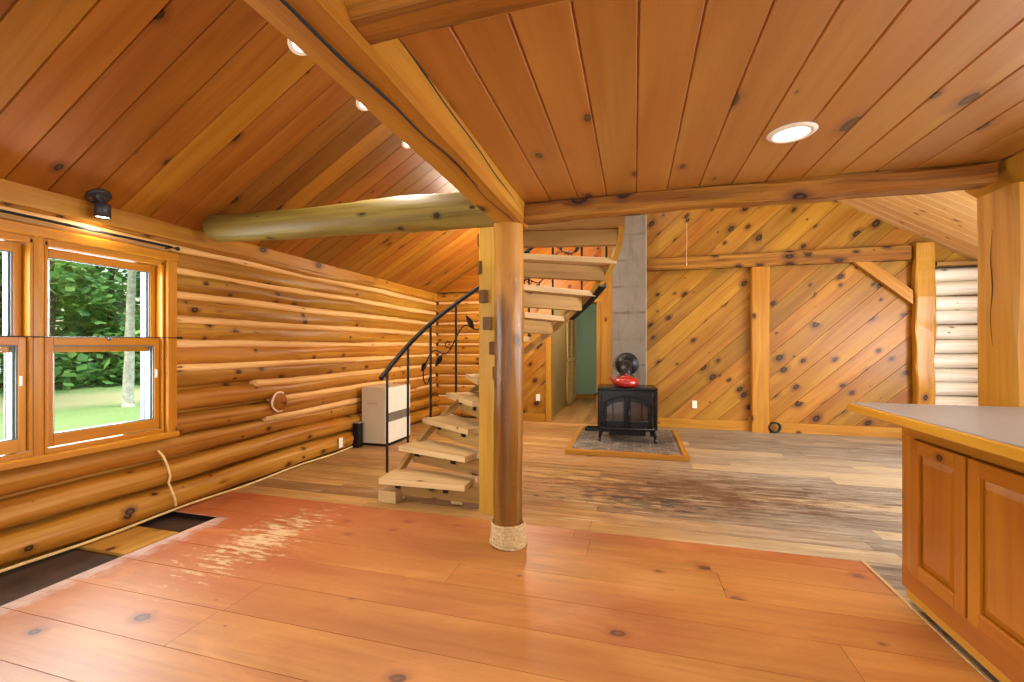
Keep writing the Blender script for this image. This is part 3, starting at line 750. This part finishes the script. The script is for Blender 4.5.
# arched front frame: the plate above the arch
b=MB(); N=16; top=[(-.33+.66*i/N,.65) for i in range(N+1)]
pts=[(-.32,-.215,.652),(.32,-.215,.652)]+[(x,-.215,arch(x)+.012) for x in [.32-.64*i/N for i in range(N+1)]]
b.extrude(pts,(0,-.02,0)); b.tube([(-.31+.62*i/24,-.242,arch(-.31+.62*i/24)+.012) for i in range(25)],.012,8); b.build('arch_panel',M['black_gloss'],st)
for s in (-1,1):
    d=MB(); x0,x1=(.012,.30) if s>0 else (-.30,-.012)
    # door ring
    fr=.035
    outer=[(x0,.19),(x1,.19)]+[(x1+(x0-x1)*i/8,arch(x1+(x0-x1)*i/8)) for i in range(9)]
    d.bar((x0+fr/2,-.235,.19),(x0+fr/2,-.235,arch(x0+fr/2)),fr,.03,up=(0,1,0),ch=.006)
    d.bar((x1-fr/2,-.235,.19),(x1-fr/2,-.235,arch(x1-fr/2)),fr,.03,up=(0,1,0),ch=.006)
    d.bar((x0,-.235,.19+.04),(x1,-.235,.19+.04),.03,.09,ch=.006)
    for i in range(6):
        xa=x0+(x1-x0)*i/6; xb=x0+(x1-x0)*(i+1)/6
        d.bar((xa,-.235,arch(xa)-.02),(xb,-.235,arch(xb)-.02),.03,.05,ch=.004)
    do=d.build('door',M['black_gloss'],st)
    g=MB(); q=[(x0+fr,.275),(x1-fr,.275)]+[(x1-fr+(x0-x1+2*fr)*i/8,arch(x1-fr+(x0-x1+2*fr)*i/8)-.03) for i in range(9)]
    g.extrude([(x,-.226,z) for x,z in q],(0,-.005,0)); g.build('door_glass',M['stove_glass'],do)
    if s>0:
        k=MB(); k.tube([(.02,-.255,.42),(.02,-.285,.42),(.02,-.288,.36)],.008,8); k.build('door_handle',M['black_metal'],do)
    # grille bar seen through the pane
    k=MB(); k.bar(((x0+x1)/2+.03*s,-.242,.275),((x0+x1)/2+.03*s,-.242,arch((x0+x1)/2)-.03),.012,.012,up=(0,1,0),ch=.003); k.build('glazing_bar',M['black_gloss'],do)
for sx in (-1,1):
    for sy in (-1,1):
        b=MB(); X=sx*.345; Y=-.21 if sy<0 else .21
        b.tube([(X*.93,Y,.19),(X,Y+sy*.008,.13),(X*1.04,Y+sy*.02,.06),(X*1.03,Y+sy*.02,.02),(X*1.06,Y+sy*.03,0.001)],[.032,.028,.018,.015,.020],10)
        b.build('leg',M['black_gloss'],st)
b=MB(); b.tube([(-.345,-.05,.60),(-.42,-.05,.60),(-.435,-.06,.57)],.010,8); b.build('damper_handle',M['black_metal'],st)
b=MB(); b.lathe([(.095,.70),(.095,.725),(.078,.735),(.078,.76)],(.0,.12,0),n=24); b.build('flue_collar',M['black_gloss'],st)
# stovepipe: up, elbow, back into the chimney
c15,s15=math.cos(R(4)),math.sin(R(4))
fx,fy=SX-.12*s15,SY+.12*c15
cy=YB-.32
sp=thing('stovepipe','short black stovepipe elbow between the stove and the chimney','pipe',(fx,fy,SZ+.762))
m=MB(); pa=[(0,0,0),(0,0,.06)]
for i in range(9):
    a=R(90*i/8); pa.append((0,.10-.10*math.cos(a),.10+.10*math.sin(a)))
pa+=[(0,cy-fy-.004,.20)]
m.tube(pa,.074,20); m.build('elbow',M['black_metal'],sp)
m=MB(); m.lathe([(.178,0),(.178,-.012),(.170,-.016),(.08,-.020),(.08,-.03)],(0,cy-fy-.003,.20),(0,1,0),32); m.build('thimble_plate',M['black_metal'],sp)
# kettle
kt=thing('kettle','red enamel kettle sitting on top of the stove','kettle',(SX+.20*s15-.02,SY-.20*c15+.10,SZ+.706),R(20)); kt.scale=(1.12,1.12,1.1)
m=MB(); m.lathe([(.10,0),(.135,.012),(.15,.04),(.148,.075),(.125,.105),(.085,.118),(.06,.12)],(0,0,0),n=28); m.build('kettle_body',M['red'],kt)
m=MB(); m.lathe([(.062,.118),(.058,.128),(.03,.137),(.01,.138)],(0,0,0),n=24); m.lathe([(.006,.137),(.014,.146),(.012,.158),(.003,.163)],(0,0,0),n=12); m.build('lid',M['red'],kt)
m=MB(); m.tube([(-.12,0,.055),(-.155,0,.075),(-.18,0,.10),(-.195,0,.112)],[.024,.018,.013,.011],10); m.build('spout',M['red'],kt)
m=MB(); m.tube([(.10*math.cos(a),0,.105+.055*math.sin(a)) for a in [math.pi*i/12 for i in range(13)]],.006,8); m.build('handle',M['black_metal'],kt)
# black tray on the hearth
m=MB(); m.box((-.70,6.52,.0535),(-.36,6.80,.062),0,.003); m.box((-.70,6.52,.062),(-.36,6.535,.085),0,.002); m.box((-.70,6.785,.062),(-.36,6.80,.085),0,.002); m.box((-.70,6.535,.062),(-.688,6.785,.085),1,.002)
tag(m.build('ash_tray',M['black_metal']),'black metal tray at the left rear corner of the brick hearth','tray')
# coil by the wall
m=MB(); path=[]
for i in range(91):
    a=2*math.pi*i/30; path.append((.070*math.cos(a)+.004*math.sin(i*.7), .02*(i/45-1)+.004*math.sin(i*.3), .070*math.sin(a)))
m.tube(path,.014,8)
o=m.build('coiled_hose',M['black_metal']); o.location=(2.02,YB-.10,.087); o.rotation_euler=(R(-12),0,0)
tag(o,'black coiled hose ring leaning at the foot of the diagonal pine wall','hose')
m=MB(); m.tube([(0,0,0),(.004,0,-.25),(-.003,0,-.5),(0,0,-.62)],.0025,5); m.lathe([(.003,-.62),(.008,-.635),(.006,-.66),(.002,-.67)],(0,0,0),n=8)
o=m.build('pull_string',M['cream_rim']); o.location=(.79,YB-.13,3.22); tag(o,'thin string hanging against the diagonal pine wall','string')

# ---- outlets
def outlet(loc,rz,label,grp=None):
    t=thing('wall_outlet',label,'outlet',loc,rz)
    b=MB(); b.box((-.036,-.008,-.058),(.036,0,.058),2,.004); b.build('cover_plate',M['white'],t)
    for z in (-.02,.02):
        b=MB(); b.lathe([(.016,0),(.016,.004)],(0,-.008,z),(0,-1,0),16); s=b.build('socket',M['plaster'],t)
        b=MB(); b.box((-.007,-.0135,z-.004),(-.005,-.0118,z+.005),2,.0003); b.box((.005,-.0135,z-.004),(.007,-.0118,z+.005),2,.0003); b.build('slot',M['dark_hole'],s)
outlet((.92,YB-.004,.38),0,'white wall outlet on the diagonal pine wall right of the stove')
outlet((-1.60,YB-.004,.41),0,'white wall outlet between the staircase post and the doorway')
outlet((XL+.085,4.58,.13),R(90),'white outlet low on the log wall near the heater')

# log stub disc and cord on the log wall
ds=thing('log_stub','round sawn log stub sticking out of the log wall','stub',(XL+.035,3.67,.735))
m=MB(); m.lathe([(.088,-.04),(.092,.015),(.085,.022),(.02,.024)],(0,0,0),(1,0,0),24); m.build('stub',M['disc'],ds)
m=MB(); m.tube([(.012+.004*math.sin(i),.096*math.cos(R(i*12+60)),.096*math.sin(R(i*12+60))) for i in range(20)],.010,6); m.build('bark_rim',M['cream_rim'],ds)
m=MB(); m.tube([(XL+.0,2.52,.50),(XL+.045,2.525,.46),(XL+.065,2.545,.38),(XL+.072,2.56,.30),(XL+.06,2.555,.25),(XL+.075,2.57,.18),(XL+.085,2.585,.12),(XL+.075,2.60,.06)],.008,8)
tag(m.build('cord',M['cord']),'beige cord hanging down over the lowest logs under the window','cord')

# ---- heater
h=thing('space_heater','white wall heater box with a slotted grille in front of the log wall','heater',(-3.26,5.34,0))
m=MB(); m.box((-.19,-.305,.035),(.175,.305,.76),2,.012); m.build('cabinet',M['heater_beige'],h)
m=MB(); m.box((.177,-.30,.04),(.195,.30,.31),2,.005); m.build('lower_panel',M['heater_white'],h)
m=MB(); m.box((.177,-.30,.43),(.195,.30,.755),2,.005); m.build('upper_panel',M['heater_white'],h)
m=MB(); m.box((.176,-.298,.312),(.180,.298,.428),1,.001); m.build('grille_back',M['dark_hole'],h)
m=MB()
for k in range(6): m.bar((.187,-.298,.322+.019*k),(.187,.298,.322+.019*k),.012,.010,up=(.3,0,1),ch=.001)
m.build('grille_slat',M['heater_grey'],h)
m=MB(); m.box((-.18,-.29,.0),(.19,.29,.034),1,.006); m.build('base',M['black_metal'],h)
m=MB(); m.box((-.10,-.31,.55),(.06,-.304,.556),0,.001); m.build('side_seam',M['heater_grey'],h)
v=thing('vent_box','small dark box on the floor between the heater and the logs','box',(-3.43,4.93,0))
m=MB(); m.box((-.045,-.05,0.001),(.045,.05,.31),2,.006); m.build('box_body',M['black_metal'],v)
m=MB(); m.box((-.05,-.055,.31),(.05,.055,.322),0,.003); m.build('box_lid',M['heater_grey'],v)

# ---- spiral staircase
CX,CY=-1.05,3.33
stc=thing('spiral_staircase','wooden spiral staircase with black iron railing behind the round log post','staircase',(CX,CY,0))
ANG=[178,160,143,128,116,107,97,74,53,32,10]
TZ=[.21,.414,.62,.84,1.02,1.20,1.39,1.58,1.79,2.02,2.275]
ANGR=[178,162,148,132,116,102,88,73,53,32,10]
RO=1.0
m=MB(); m.bar((0,0,.001),(0,0,2.32),.215,.215,up=(math.sin(R(12)),math.cos(R(12)),0),ch=.018,jit=.003,secs=14); m.build('newel_pole',M['pole'],stc)
def dirv(a): return Vector((math.cos(R(a)),math.sin(R(a)),0))
for i,(a,z) in enumerate(zip(ANG,TZ)):
    d=dirv(a); sd=Vector((-d.y,d.x,0)); th=.045 if i<10 else .075
    # board: a slightly tapered plank
    m=MB(); r0,r1=(.22,1.0) if i<8 else (.17,.97); w0,w1=.13,.17
    pr=[d*r0-sd*w0, d*r1-sd*w1, d*(r1-.03)+sd*w1, d*r0+sd*w0]
    p4=[Vector((p.x,p.y,z-th)) for p in pr]
    rn=random.random()
    P=[Vector(p) for p in p4]; up=Vector((0,0,th)); T=[p+up for p in P]
    uvt=[((p).dot(d),(p).dot(sd)) for p in pr]
    m.face(T,uvt,rn); m.face(P[::-1],uvt[::-1],rn)
    for k in range(4):
        k2=(k+1)%4; m.face([P[k],P[k2],T[k2],T[k]],[(uvt[k][0],0),(uvt[k2][0]+(.0 if k%2==0 else .1),0),(uvt[k2][0]+(.0 if k%2==0 else .1),th),(uvt[k][0],th)],rn)
    tr=m.build('tread',M['tread'] if i<10 else M['weathered'],stc)
    zb=z-th-.062
    m=MB(); m.bar(d*.09+Vector((0,0,zb)),d*.93+Vector((0,0,zb)),.075,.12,ch=.005); m.build('tread_beam',M['weathered'],stc)
    if i>=3:
        m=MB(); m.bar(-d*.095+Vector((0,0,zb)),-d*.148+Vector((0,0,zb)),.062,.10,ch=.006); m.build('tenon',M['tenon'],stc)
    if i<4:
        for rr in (.42,.86):
            q=d*rr+sd*.055+Vector((0,0,z-th-.03)); m=MB(); m.bar(q-d*.02,q+d*.02,.02,.055,ch=.002); m.build('bracket',M['black_metal'],stc)
# riser block under the first tread
m=MB(); m.box((-1.0,-.10,.001),(-.84,.05,.100),0,.003); m.build('foot_block',M['tread'],stc)
m=MB(); m.box((-.40,.02,.001),(-.30,.12,.10),0,.004); m.build('foot_block',M['tread'],stc)
def interp(t):
    t=max(0,min(10,t)); i=min(9,int(t)); f=t-i
    return ANGR[i]+(ANGR[i+1]-ANGR[i])*f, TZ[i]+(TZ[i+1]-TZ[i])*f
def smooth_interp(t):
    w=min(1.2,t,10-t)
    s=[interp(t+o*w) for o in (-1,-.75,-.5,-.25,0,.25,.5,.75,1)] if w>.02 else [interp(t)]
    return sum(x[0] for x in s)/len(s), sum(x[1] for x in s)/len(s)
def helix(t0,t1,n,r,dz):
    P=[];U=[]
    for k in range(n+1):
        a,z=smooth_interp(t0+(t1-t0)*k/n); d=dirv(a); P.append(d*r+Vector((0,0,z+dz))); U.append(d)
    return P,U
P,U=helix(0,8.55,70,.965,-.11); m=MB(); m.ribbon(P,U,.045,.07); m.build('stringer',M['weathered'],stc)
# black stretch over the stringer near the top, then plain wood again
P,U=helix(7.55,8.75,14,.985,-.11); m=MB(); m.ribbon(P,U,.07,.085); o=m.build('stringer_black',M['black_metal'],stc); o['label']='black stretch of the stringer'
P,U=helix(8.55,10,16,.965,-.11)
a=R(10)
for k in range(1,7): P.append(dirv(10-k*1.6)*.965+Vector((0,0,TZ[10]-.11+.02*k))); U.append(dirv(10-k*1.6))
m=MB(); m.ribbon(P,U,.045,.06); m.build('stringer',M['pole'],stc)
# railing
P,U=helix(0,10,80,RO-.012,.89)
P=[P[0]+Vector((-.01,-.10,-.075))]+P
m=MB(); m.tube(P,.021,10); m.build('handrail',M['black_metal'],stc)
for i in range(11):
    d=dirv(ANGR[i])*(RO if i<2 else RO-.03); m=MB(); m.bar((d.x,d.y,TZ[i]+.001),(d.x,d.y,TZ[i]+.885),.018,.018,up=(0,1,0),ch=.002); m.build('baluster',M['black_metal'],stc)
# iron vine with leaves running between the balusters
P=[]
for k in range(90):
    t=1.75+k/89*7.4; a,z=smooth_interp(t); P.append(dirv(a)*(RO-.015)+Vector((0,0,z+.54+.07*math.sin(k*.42))))
curl=[]
for k in range(16,0,-1):
    an=R(k*24); rr=.055+.004*k; q=P[0]+Vector((.01,0,-.0))+Vector((0,-rr*math.sin(an)*.8,rr*(math.cos(an)-1)*1.0)); curl.append(q)
vm=MB(); vm.tube(curl[5:]+P,.0065,6); vo=vm.build('iron_vine',M['black_metal'],stc)
for k,(idx,sgn,sz) in enumerate(((1,-1,.10),(9,-1,.13),(24,1,.15),(34,-1,.12),(46,1,.12),(56,-1,.12),(66,1,.13),(74,-1,.12),(83,1,.12))):
    q=P[idx]; a,_=smooth_interp(1.75+idx/89*7.4); tg=Vector((math.sin(R(a)),-math.cos(R(a)),0)); d=dirv(a)
    ax=(tg*(.55*-1)+Vector((0,0,sgn*.85))).normalized(); bx=d.cross(ax).normalized()
    m=MB(); s0=q+ax*.02
    prof=[(0,.004),(.18,.022),(.4,.030),(.65,.022),(.88,.008),(1,.001)]
    m.sweep([[s0+ax*(t*sz)+bx*w*math.cos(2*math.pi*j/8)+d*w*.25*math.sin(2*math.pi*j/8) for j in range(8)] for t,w in prof])
    m.tube([q,s0+ax*.01],.005,5); m.build('leaf',M['black_metal'],vo)
for k,idx in enumerate((14,30,52,70)):
    q=P[idx]; a,_=smooth_interp(1.75+idx/89*7.4); tg=Vector((math.sin(R(a)),-math.cos(R(a)),0))
    m=MB(); m.tube([q+tg*(.05*(1-j/26)*math.cos(R(j*20))-.05)+Vector((0,0,-.05*(1-j/26)*math.sin(R(j*20)))) for j in range(24)],.005,5); m.build('tendril',M['black_metal'],vo)

# ---- counter
CXF=1.31
def raised_door(par,y0,y1,z0,z1):
    x=CXF; b=MB(); f=.062
    b.box((x-.022,y0,z0),(x-.001,y0+f,z1),2,.003); b.box((x-.022,y1-f,z0),(x-.001,y1,z1),2,.003)
    b.box((x-.022,y0+f,z1-f),(x-.001,y1-f,z1),1,.003); b.box((x-.022,y0+f,z0),(x-.001,y1-f,z0+f),1,.003)
    d=b.build('door',M['cabinet'],par)
    b=MB(); a=f+.002; c=.032
    lo=[(x-.006,y0+a,z0+a),(x-.006,y1-a,z0+a),(x-.006,y1-a,z1-a),(x-.006,y0+a,z1-a)]
    hi=[(x-.017,y0+a+c,z0+a+c),(x-.017,y1-a-c,z0+a+c),(x-.017,y1-a-c,z1-a-c),(x-.017,y0+a+c,z1-a-c)]
    rn=random.random()
    b.face(hi,[(p[2],p[1]) for p in hi],rn)
    for k in range(4):
        k2=(k+1)%4; b.face([lo[k],lo[k2],hi[k2],hi[k]],[(p[2],p[1]) for p in (lo[k],lo[k2],hi[k2],hi[k])],rn)
    b.build('door_panel',M['cabinet'],d,fix=False)
    return d
ZCT=.966
def cabinet(y0,y1,doors,label,end=False):
    t=thing('base_cabinet',label,'cabinet',(0,0,0))
    b=MB(); b.box((CXF+.02,y0,.095),(1.96,y1-.02 if end else y1,ZCT-.002),2,.002); b.build('carcass',M['cabinet'],t)
    b=MB(); ys=sorted(doors); 
    # face frame: rails and stiles
    b.box((CXF,y0,.855),(CXF+.02,y1,ZCT-.002),1,.002); b.box((CXF,y0,.09),(CXF+.02,y1,.195),1,.002)
    prev=y0
    for a,c in ys+[(y1,y1)]:
        if a-prev>.004: b.box((CXF,prev,.195),(CXF+.02,a,.855),2,.002)
        prev=c
    b.build('face_frame',M['cabinet'],t)
    if end:
        b=MB(); b.box((CXF+.02,y1-.018,.115),(1.96,y1,ZCT-.002),2,.003); b.build('end_panel',M['cabinet'],t)
    for a,c in ys: raised_door(t,a+.005,c-.005,.20,.85)
    b=MB(); b.box((CXF+.002,y0,.050),(CXF+.03,y1-.035 if end else y1,.089),1,.002); o=b.build('bottom_strip',M['nosing'],t)
    b=MB(); b.box((CXF+.06,y0,.001),(1.90,y1-.06,.094),1,.002); b.build('toe_kick',M['dark_hole'],t)
    return t
cabinet(1.74,2.68,[(2.20,2.575),(1.79,2.195)],'orange pine base cabinet with raised panel doors at the far end of the counter',True)
cabinet(.60,1.738,[(1.20,1.69),(.66,1.19)],'orange pine base cabinet of the counter nearest the viewer, cut off by the photo edge')
ct=thing('countertop','grey laminate countertop with a pine edge along the right side','countertop',(0,0,0))
m=MB(); m.box((1.098,.60,ZCT),(2.06,2.695,1.006),1,.002); m.build('slab',M['laminate'],ct)
m=MB(); m.box((1.076,.60,ZCT-.002),(1.0975,2.699,1.0025),1,.003); m.build('edge_strip',M['nosing'],ct)

# ---- lamps
def can_light(loc,nrm,label,name='recessed_light',lens_r=.06,power=18,group=None):
    t=thing(name,label,'ceiling light',loc); n=Vector(nrm).normalized()
    b=MB(); b.lathe([(.066,.001),(.070,.010),(.086,.008),(.095,.001)],(0,0,0),n,32,caps=False); b.build('trim_ring',M['lamp_trim'],t)
    b=MB(); b.lathe([(lens_r+.006,.0015),(lens_r*.7,.0035),(.005,.0045)],(0,0,0),n,28); b.build('lens',M['lamp_lens'],t)
    l=bpy.data.lights.new('can_bulb','AREA'); l.shape='DISK'; l.size=.12; l.energy=power; l.color=(1,.9,.76); l.spread=R(165)
    lo=bpy.data.objects.new('can_bulb',l); C.objects.link(lo); lo.parent=t; lo.location=n*.012; lo.rotation_euler=n.to_track_quat('-Z','Y').to_euler()
    return t
can_light((.655,2.15,LZ),(0,0,-1),'lit round recessed light in the flat pine ceiling',power=16)
slope_n=(nx,0,nz)
for y,lab in ((2.27,'recessed light in the sloped ceiling, nearest the viewer of the row behind the big beam'),(2.95,'recessed light in the sloped ceiling, middle of the row behind the big beam'),(3.63,'recessed light in the sloped ceiling, farthest of the row behind the big beam')):
    x=-1.965; can_light((x,y,roof_z(x)),slope_n,lab,power=22,group='recessed lights in the sloped ceiling')
for x,y,pw in ((-1.0,5.2,60),):
    can_light((x,y,roof_z(x)),slope_n,'recessed light high in the sloped ceiling above the staircase',power=pw)
sx=-3.425
sl_=thing('ceiling_spotlight','black cylinder spotlight on the ceiling edge above the window','spotlight',(sx,2.08,roof_z(sx)-.002)); sl_.scale=(.78,.78,.78)
b=MB(); b.lathe([(.085,.002),(.085,.020),(.075,.026),(.01,.027)],(0,0,0),slope_n,28); b.build('canopy',M['spot_black'],sl_)
b=MB(); b.tube([(.01,0,-.02),(.02,.012,-.05),(.02,.015,-.08)],.012,10); b.build('swivel_arm',M['spot_black'],sl_)
b=MB(); b.lathe([(.03,.0),(.05,-.006),(.056,-.02),(.056,-.125),(.05,-.127),(.048,-.105)],(.02,.018,-.06),(0,0,1),28,caps=False); b.build('lamp_head',M['spot_black'],sl_)
b=MB(); b.lathe([(.049,-.118),(.02,-.124),(.003,-.125)],(.02,.018,-.06),(0,0,1),24); b.build('lens',M['lamp_lens'],sl_)
l=bpy.data.lights.new('spot_bulb','AREA'); l.shape='DISK'; l.size=.09; l.energy=3; l.color=(1,.93,.82)
lo=bpy.data.objects.new('spot_bulb',l); C.objects.link(lo); lo.parent=sl_; lo.location=(.02,.018,-.20)

# ---- outdoors
m=MB(); N=30
gz=lambda x,y:-.55+max(0,(-x-6))*.022+.12*mnoise.noise(Vector((x*.1,y*.1,0)))
for i in range(N):
    for j in range(N):
        xs=(-3.85-i*2.2,-3.85-(i+1)*2.2); ys=(-25+j*2.8,-25+(j+1)*2.8)
        p=[(xs[0],ys[0]),(xs[1],ys[0]),(xs[1],ys[1]),(xs[0],ys[1])]
        m.face([(x,y,gz(x,y)) for x,y in p],p,0,True)
struct(m.build('lawn',M['lawn']),'mown green lawn with a pale worn track outside the windows','lawn')
def tree(x,y,h,cr,cz,mat,label,n=2600,group=None,bark='bark',tr=.16,seed=0,leaf=.2,low=None):
    g=gz(x,y); t=thing('tree',label,'tree',(x,y,g),0,group); rg=random.Random(seed)
    b=MB(); b.log((0,0,-.1),(.15,.1,h*.75),tr,tr,n=12,taper=.6,jit=.03,seed=seed,secl=.5)
    b.log((0,0,-.08),(0,0,.25),tr*1.5,tr*1.5,n=12,taper=.42,jit=.03,seed=seed+1,secl=.1)
    b.build('trunk',M[bark],t)
    b=MB()
    for k in range(n):
        # leaf clumps in layered shelves
        ci=rg.randrange(26); cg=random.Random(seed*100+ci)
        a=cg.uniform(0,6.283); rr=cg.uniform(.1,1)**.6; zz=cg.uniform(-1,1)
        sc_=math.sqrt(max(.05,1-zz*zz*.8))
        cx,cy,cz_=math.cos(a)*rr*cr*sc_,math.sin(a)*rr*cr*sc_,cz+zz*(h-cz)
        if low is not None: cz_=max(cz_,low)
        px=cx+rg.gauss(0,cr*.22); py=cy+rg.gauss(0,cr*.22); pz=cz_+rg.gauss(0,.32)
        if pz<.1: pz=.1+rg.random()*.4
        L_=leaf*rg.uniform(.6,1.4); d=Vector((rg.gauss(0,1),rg.gauss(0,1),rg.gauss(-.2,.5))).normalized()
        s=d.cross(Vector((rg.gauss(0,.4),rg.gauss(0,.4),1))).normalized()*L_*.42; q=Vector((px,py,pz))
        b.face([q,q+d*L_*.5+s,q+d*L_,q+d*L_*.5-s],[(0,0),(1,0),(1,1),(0,1)],rg.random())
    b.build('crown',M[mat],t,fix=False)
    return t
def polar(bear,dist): # bearing degrees left of +Y
    return -math.sin(R(bear))*dist, math.cos(R(bear))*dist
x,y=polar(56.6,16.5)
tree(x,y,10,3.0,7.5,'leaf_a','grey barked tree standing on the lawn outside the farther window',5200,bark='birch',tr=.13,seed=3,leaf=.26,low=1.9)
LAB='leafy green tree at the edge of the woods outside the windows'
k=0
for bear,dist,mat in ((50,27,'leaf_b'),(54.5,25,'leaf_a'),(58,27,'leaf_a'),(62,24,'leaf_b'),(65,26,'leaf_a'),(69,23,'leaf_a'),(73,25,'leaf_b'),(77,22,'leaf_a'),(82,24,'leaf_b'),(45,29,'leaf_a'),(39,30,'leaf_b'),(88,25,'leaf_a'),(95,27,'leaf_b')):
    x,y=polar(bear,dist); tree(x,y,9.5,2.6,4.6,mat,LAB,2600,'trees at the edge of the woods',seed=20+k,leaf=.34); k+=1
for bear,dist in ((47,37),(53,35),(59,36),(65,34),(71,35),(78,34),(86,36),(41,38)):
    x,y=polar(bear,dist); tree(x,y,14,4.5,7,'leaf_b',LAB,2600,'trees at the edge of the woods',seed=50+k,leaf=.6); k+=1

# ---- daylight
w=bpy.data.worlds.new('World'); sc.world=w; w.use_nodes=True; nt=w.node_tree
bg=nt.nodes['Background']; sky=nt.nodes.new('ShaderNodeTexSky'); sky.sky_type='NISHITA'; sky.sun_disc=False; sky.sun_elevation=R(48); sky.sun_rotation=R(200); sky.air_density=1.6; sky.dust_density=3.0
nt.links.new(sky.outputs[0],bg.inputs[0]); bg.inputs[1].default_value=.6
sun=bpy.data.lights.new('sun','SUN'); sun.energy=8; sun.angle=R(25); sun.color=(1,.97,.9)
so=bpy.data.objects.new('sun',sun); C.objects.link(so); so.rotation_euler=(R(-12),R(32),0)
def daylight(name,loc,to,sx,sy,power,col=(.93,.97,1.0)):
    l=bpy.data.lights.new(name,'AREA'); l.shape='RECTANGLE'; l.size=sx; l.size_y=sy; l.energy=power; l.color=col
    o=bpy.data.objects.new(name,l); C.objects.link(o); o.location=loc; o.rotation_euler=(Vector(to)-Vector(loc)).to_track_quat('-Z','Y').to_euler(); return o
# sky light through each window opening
daylight('daylight_left',(XL-.35,1.8,1.32),(0,1.8,.9),1.5,1.3,170)
daylight('daylight_kitchen',(XR+.01,1.5,1.52),(0,1.5,2.6),2.2,1.05,330)
daylight('daylight_dining',(XR+.01,4.6,1.4),(0,4.6,1.7),2.0,1.3,340)
daylight('daylight_front_left',(-2.0,YF-.25,1.4),(-2.0,3,1.3),1.8,1.3,60)
daylight('daylight_front_door',(.25,YF-.25,1.05),(.25,3,1.1),1.5,2.0,70)
daylight('daylight_front_right',(2.85,YF-.25,1.52),(2.5,3,1.3),2.1,1.05,60)
# fixtureless point lights: unseen fill added over loft and stairs, and the hall lamp
for nm,loc,pw in (('loft_fill',(.65,5.0,4.2),60),('loft_fill',(2.2,4.6,3.4),30),('stair_fill',(-1.7,6.2,2.25),150),('hall_lamp',(-.5,8.6,2.2),55)):
    l=bpy.data.lights.new(nm,'POINT'); l.energy=pw; l.color=(1,.88,.70); l.shadow_soft_size=.12
    o=bpy.data.objects.new(nm,l); C.objects.link(o); o.location=loc

# ---- camera
cam=bpy.data.cameras.new('camera'); cam.sensor_width=36; cam.lens=440*36/1024; cam.shift_y=5/1024; cam.clip_start=.05; cam.clip_end=300
co=bpy.data.objects.new('camera',cam); C.objects.link(co); co.location=(0,0,1.30); co.rotation_euler=(R(90),0,R(15.5)); sc.camera=co
vs=sc.view_settings; vs.view_transform='Standard'; vs.look='None'; vs.gamma=1; vs.use_curve_mapping=False; vs.exposure=-.36
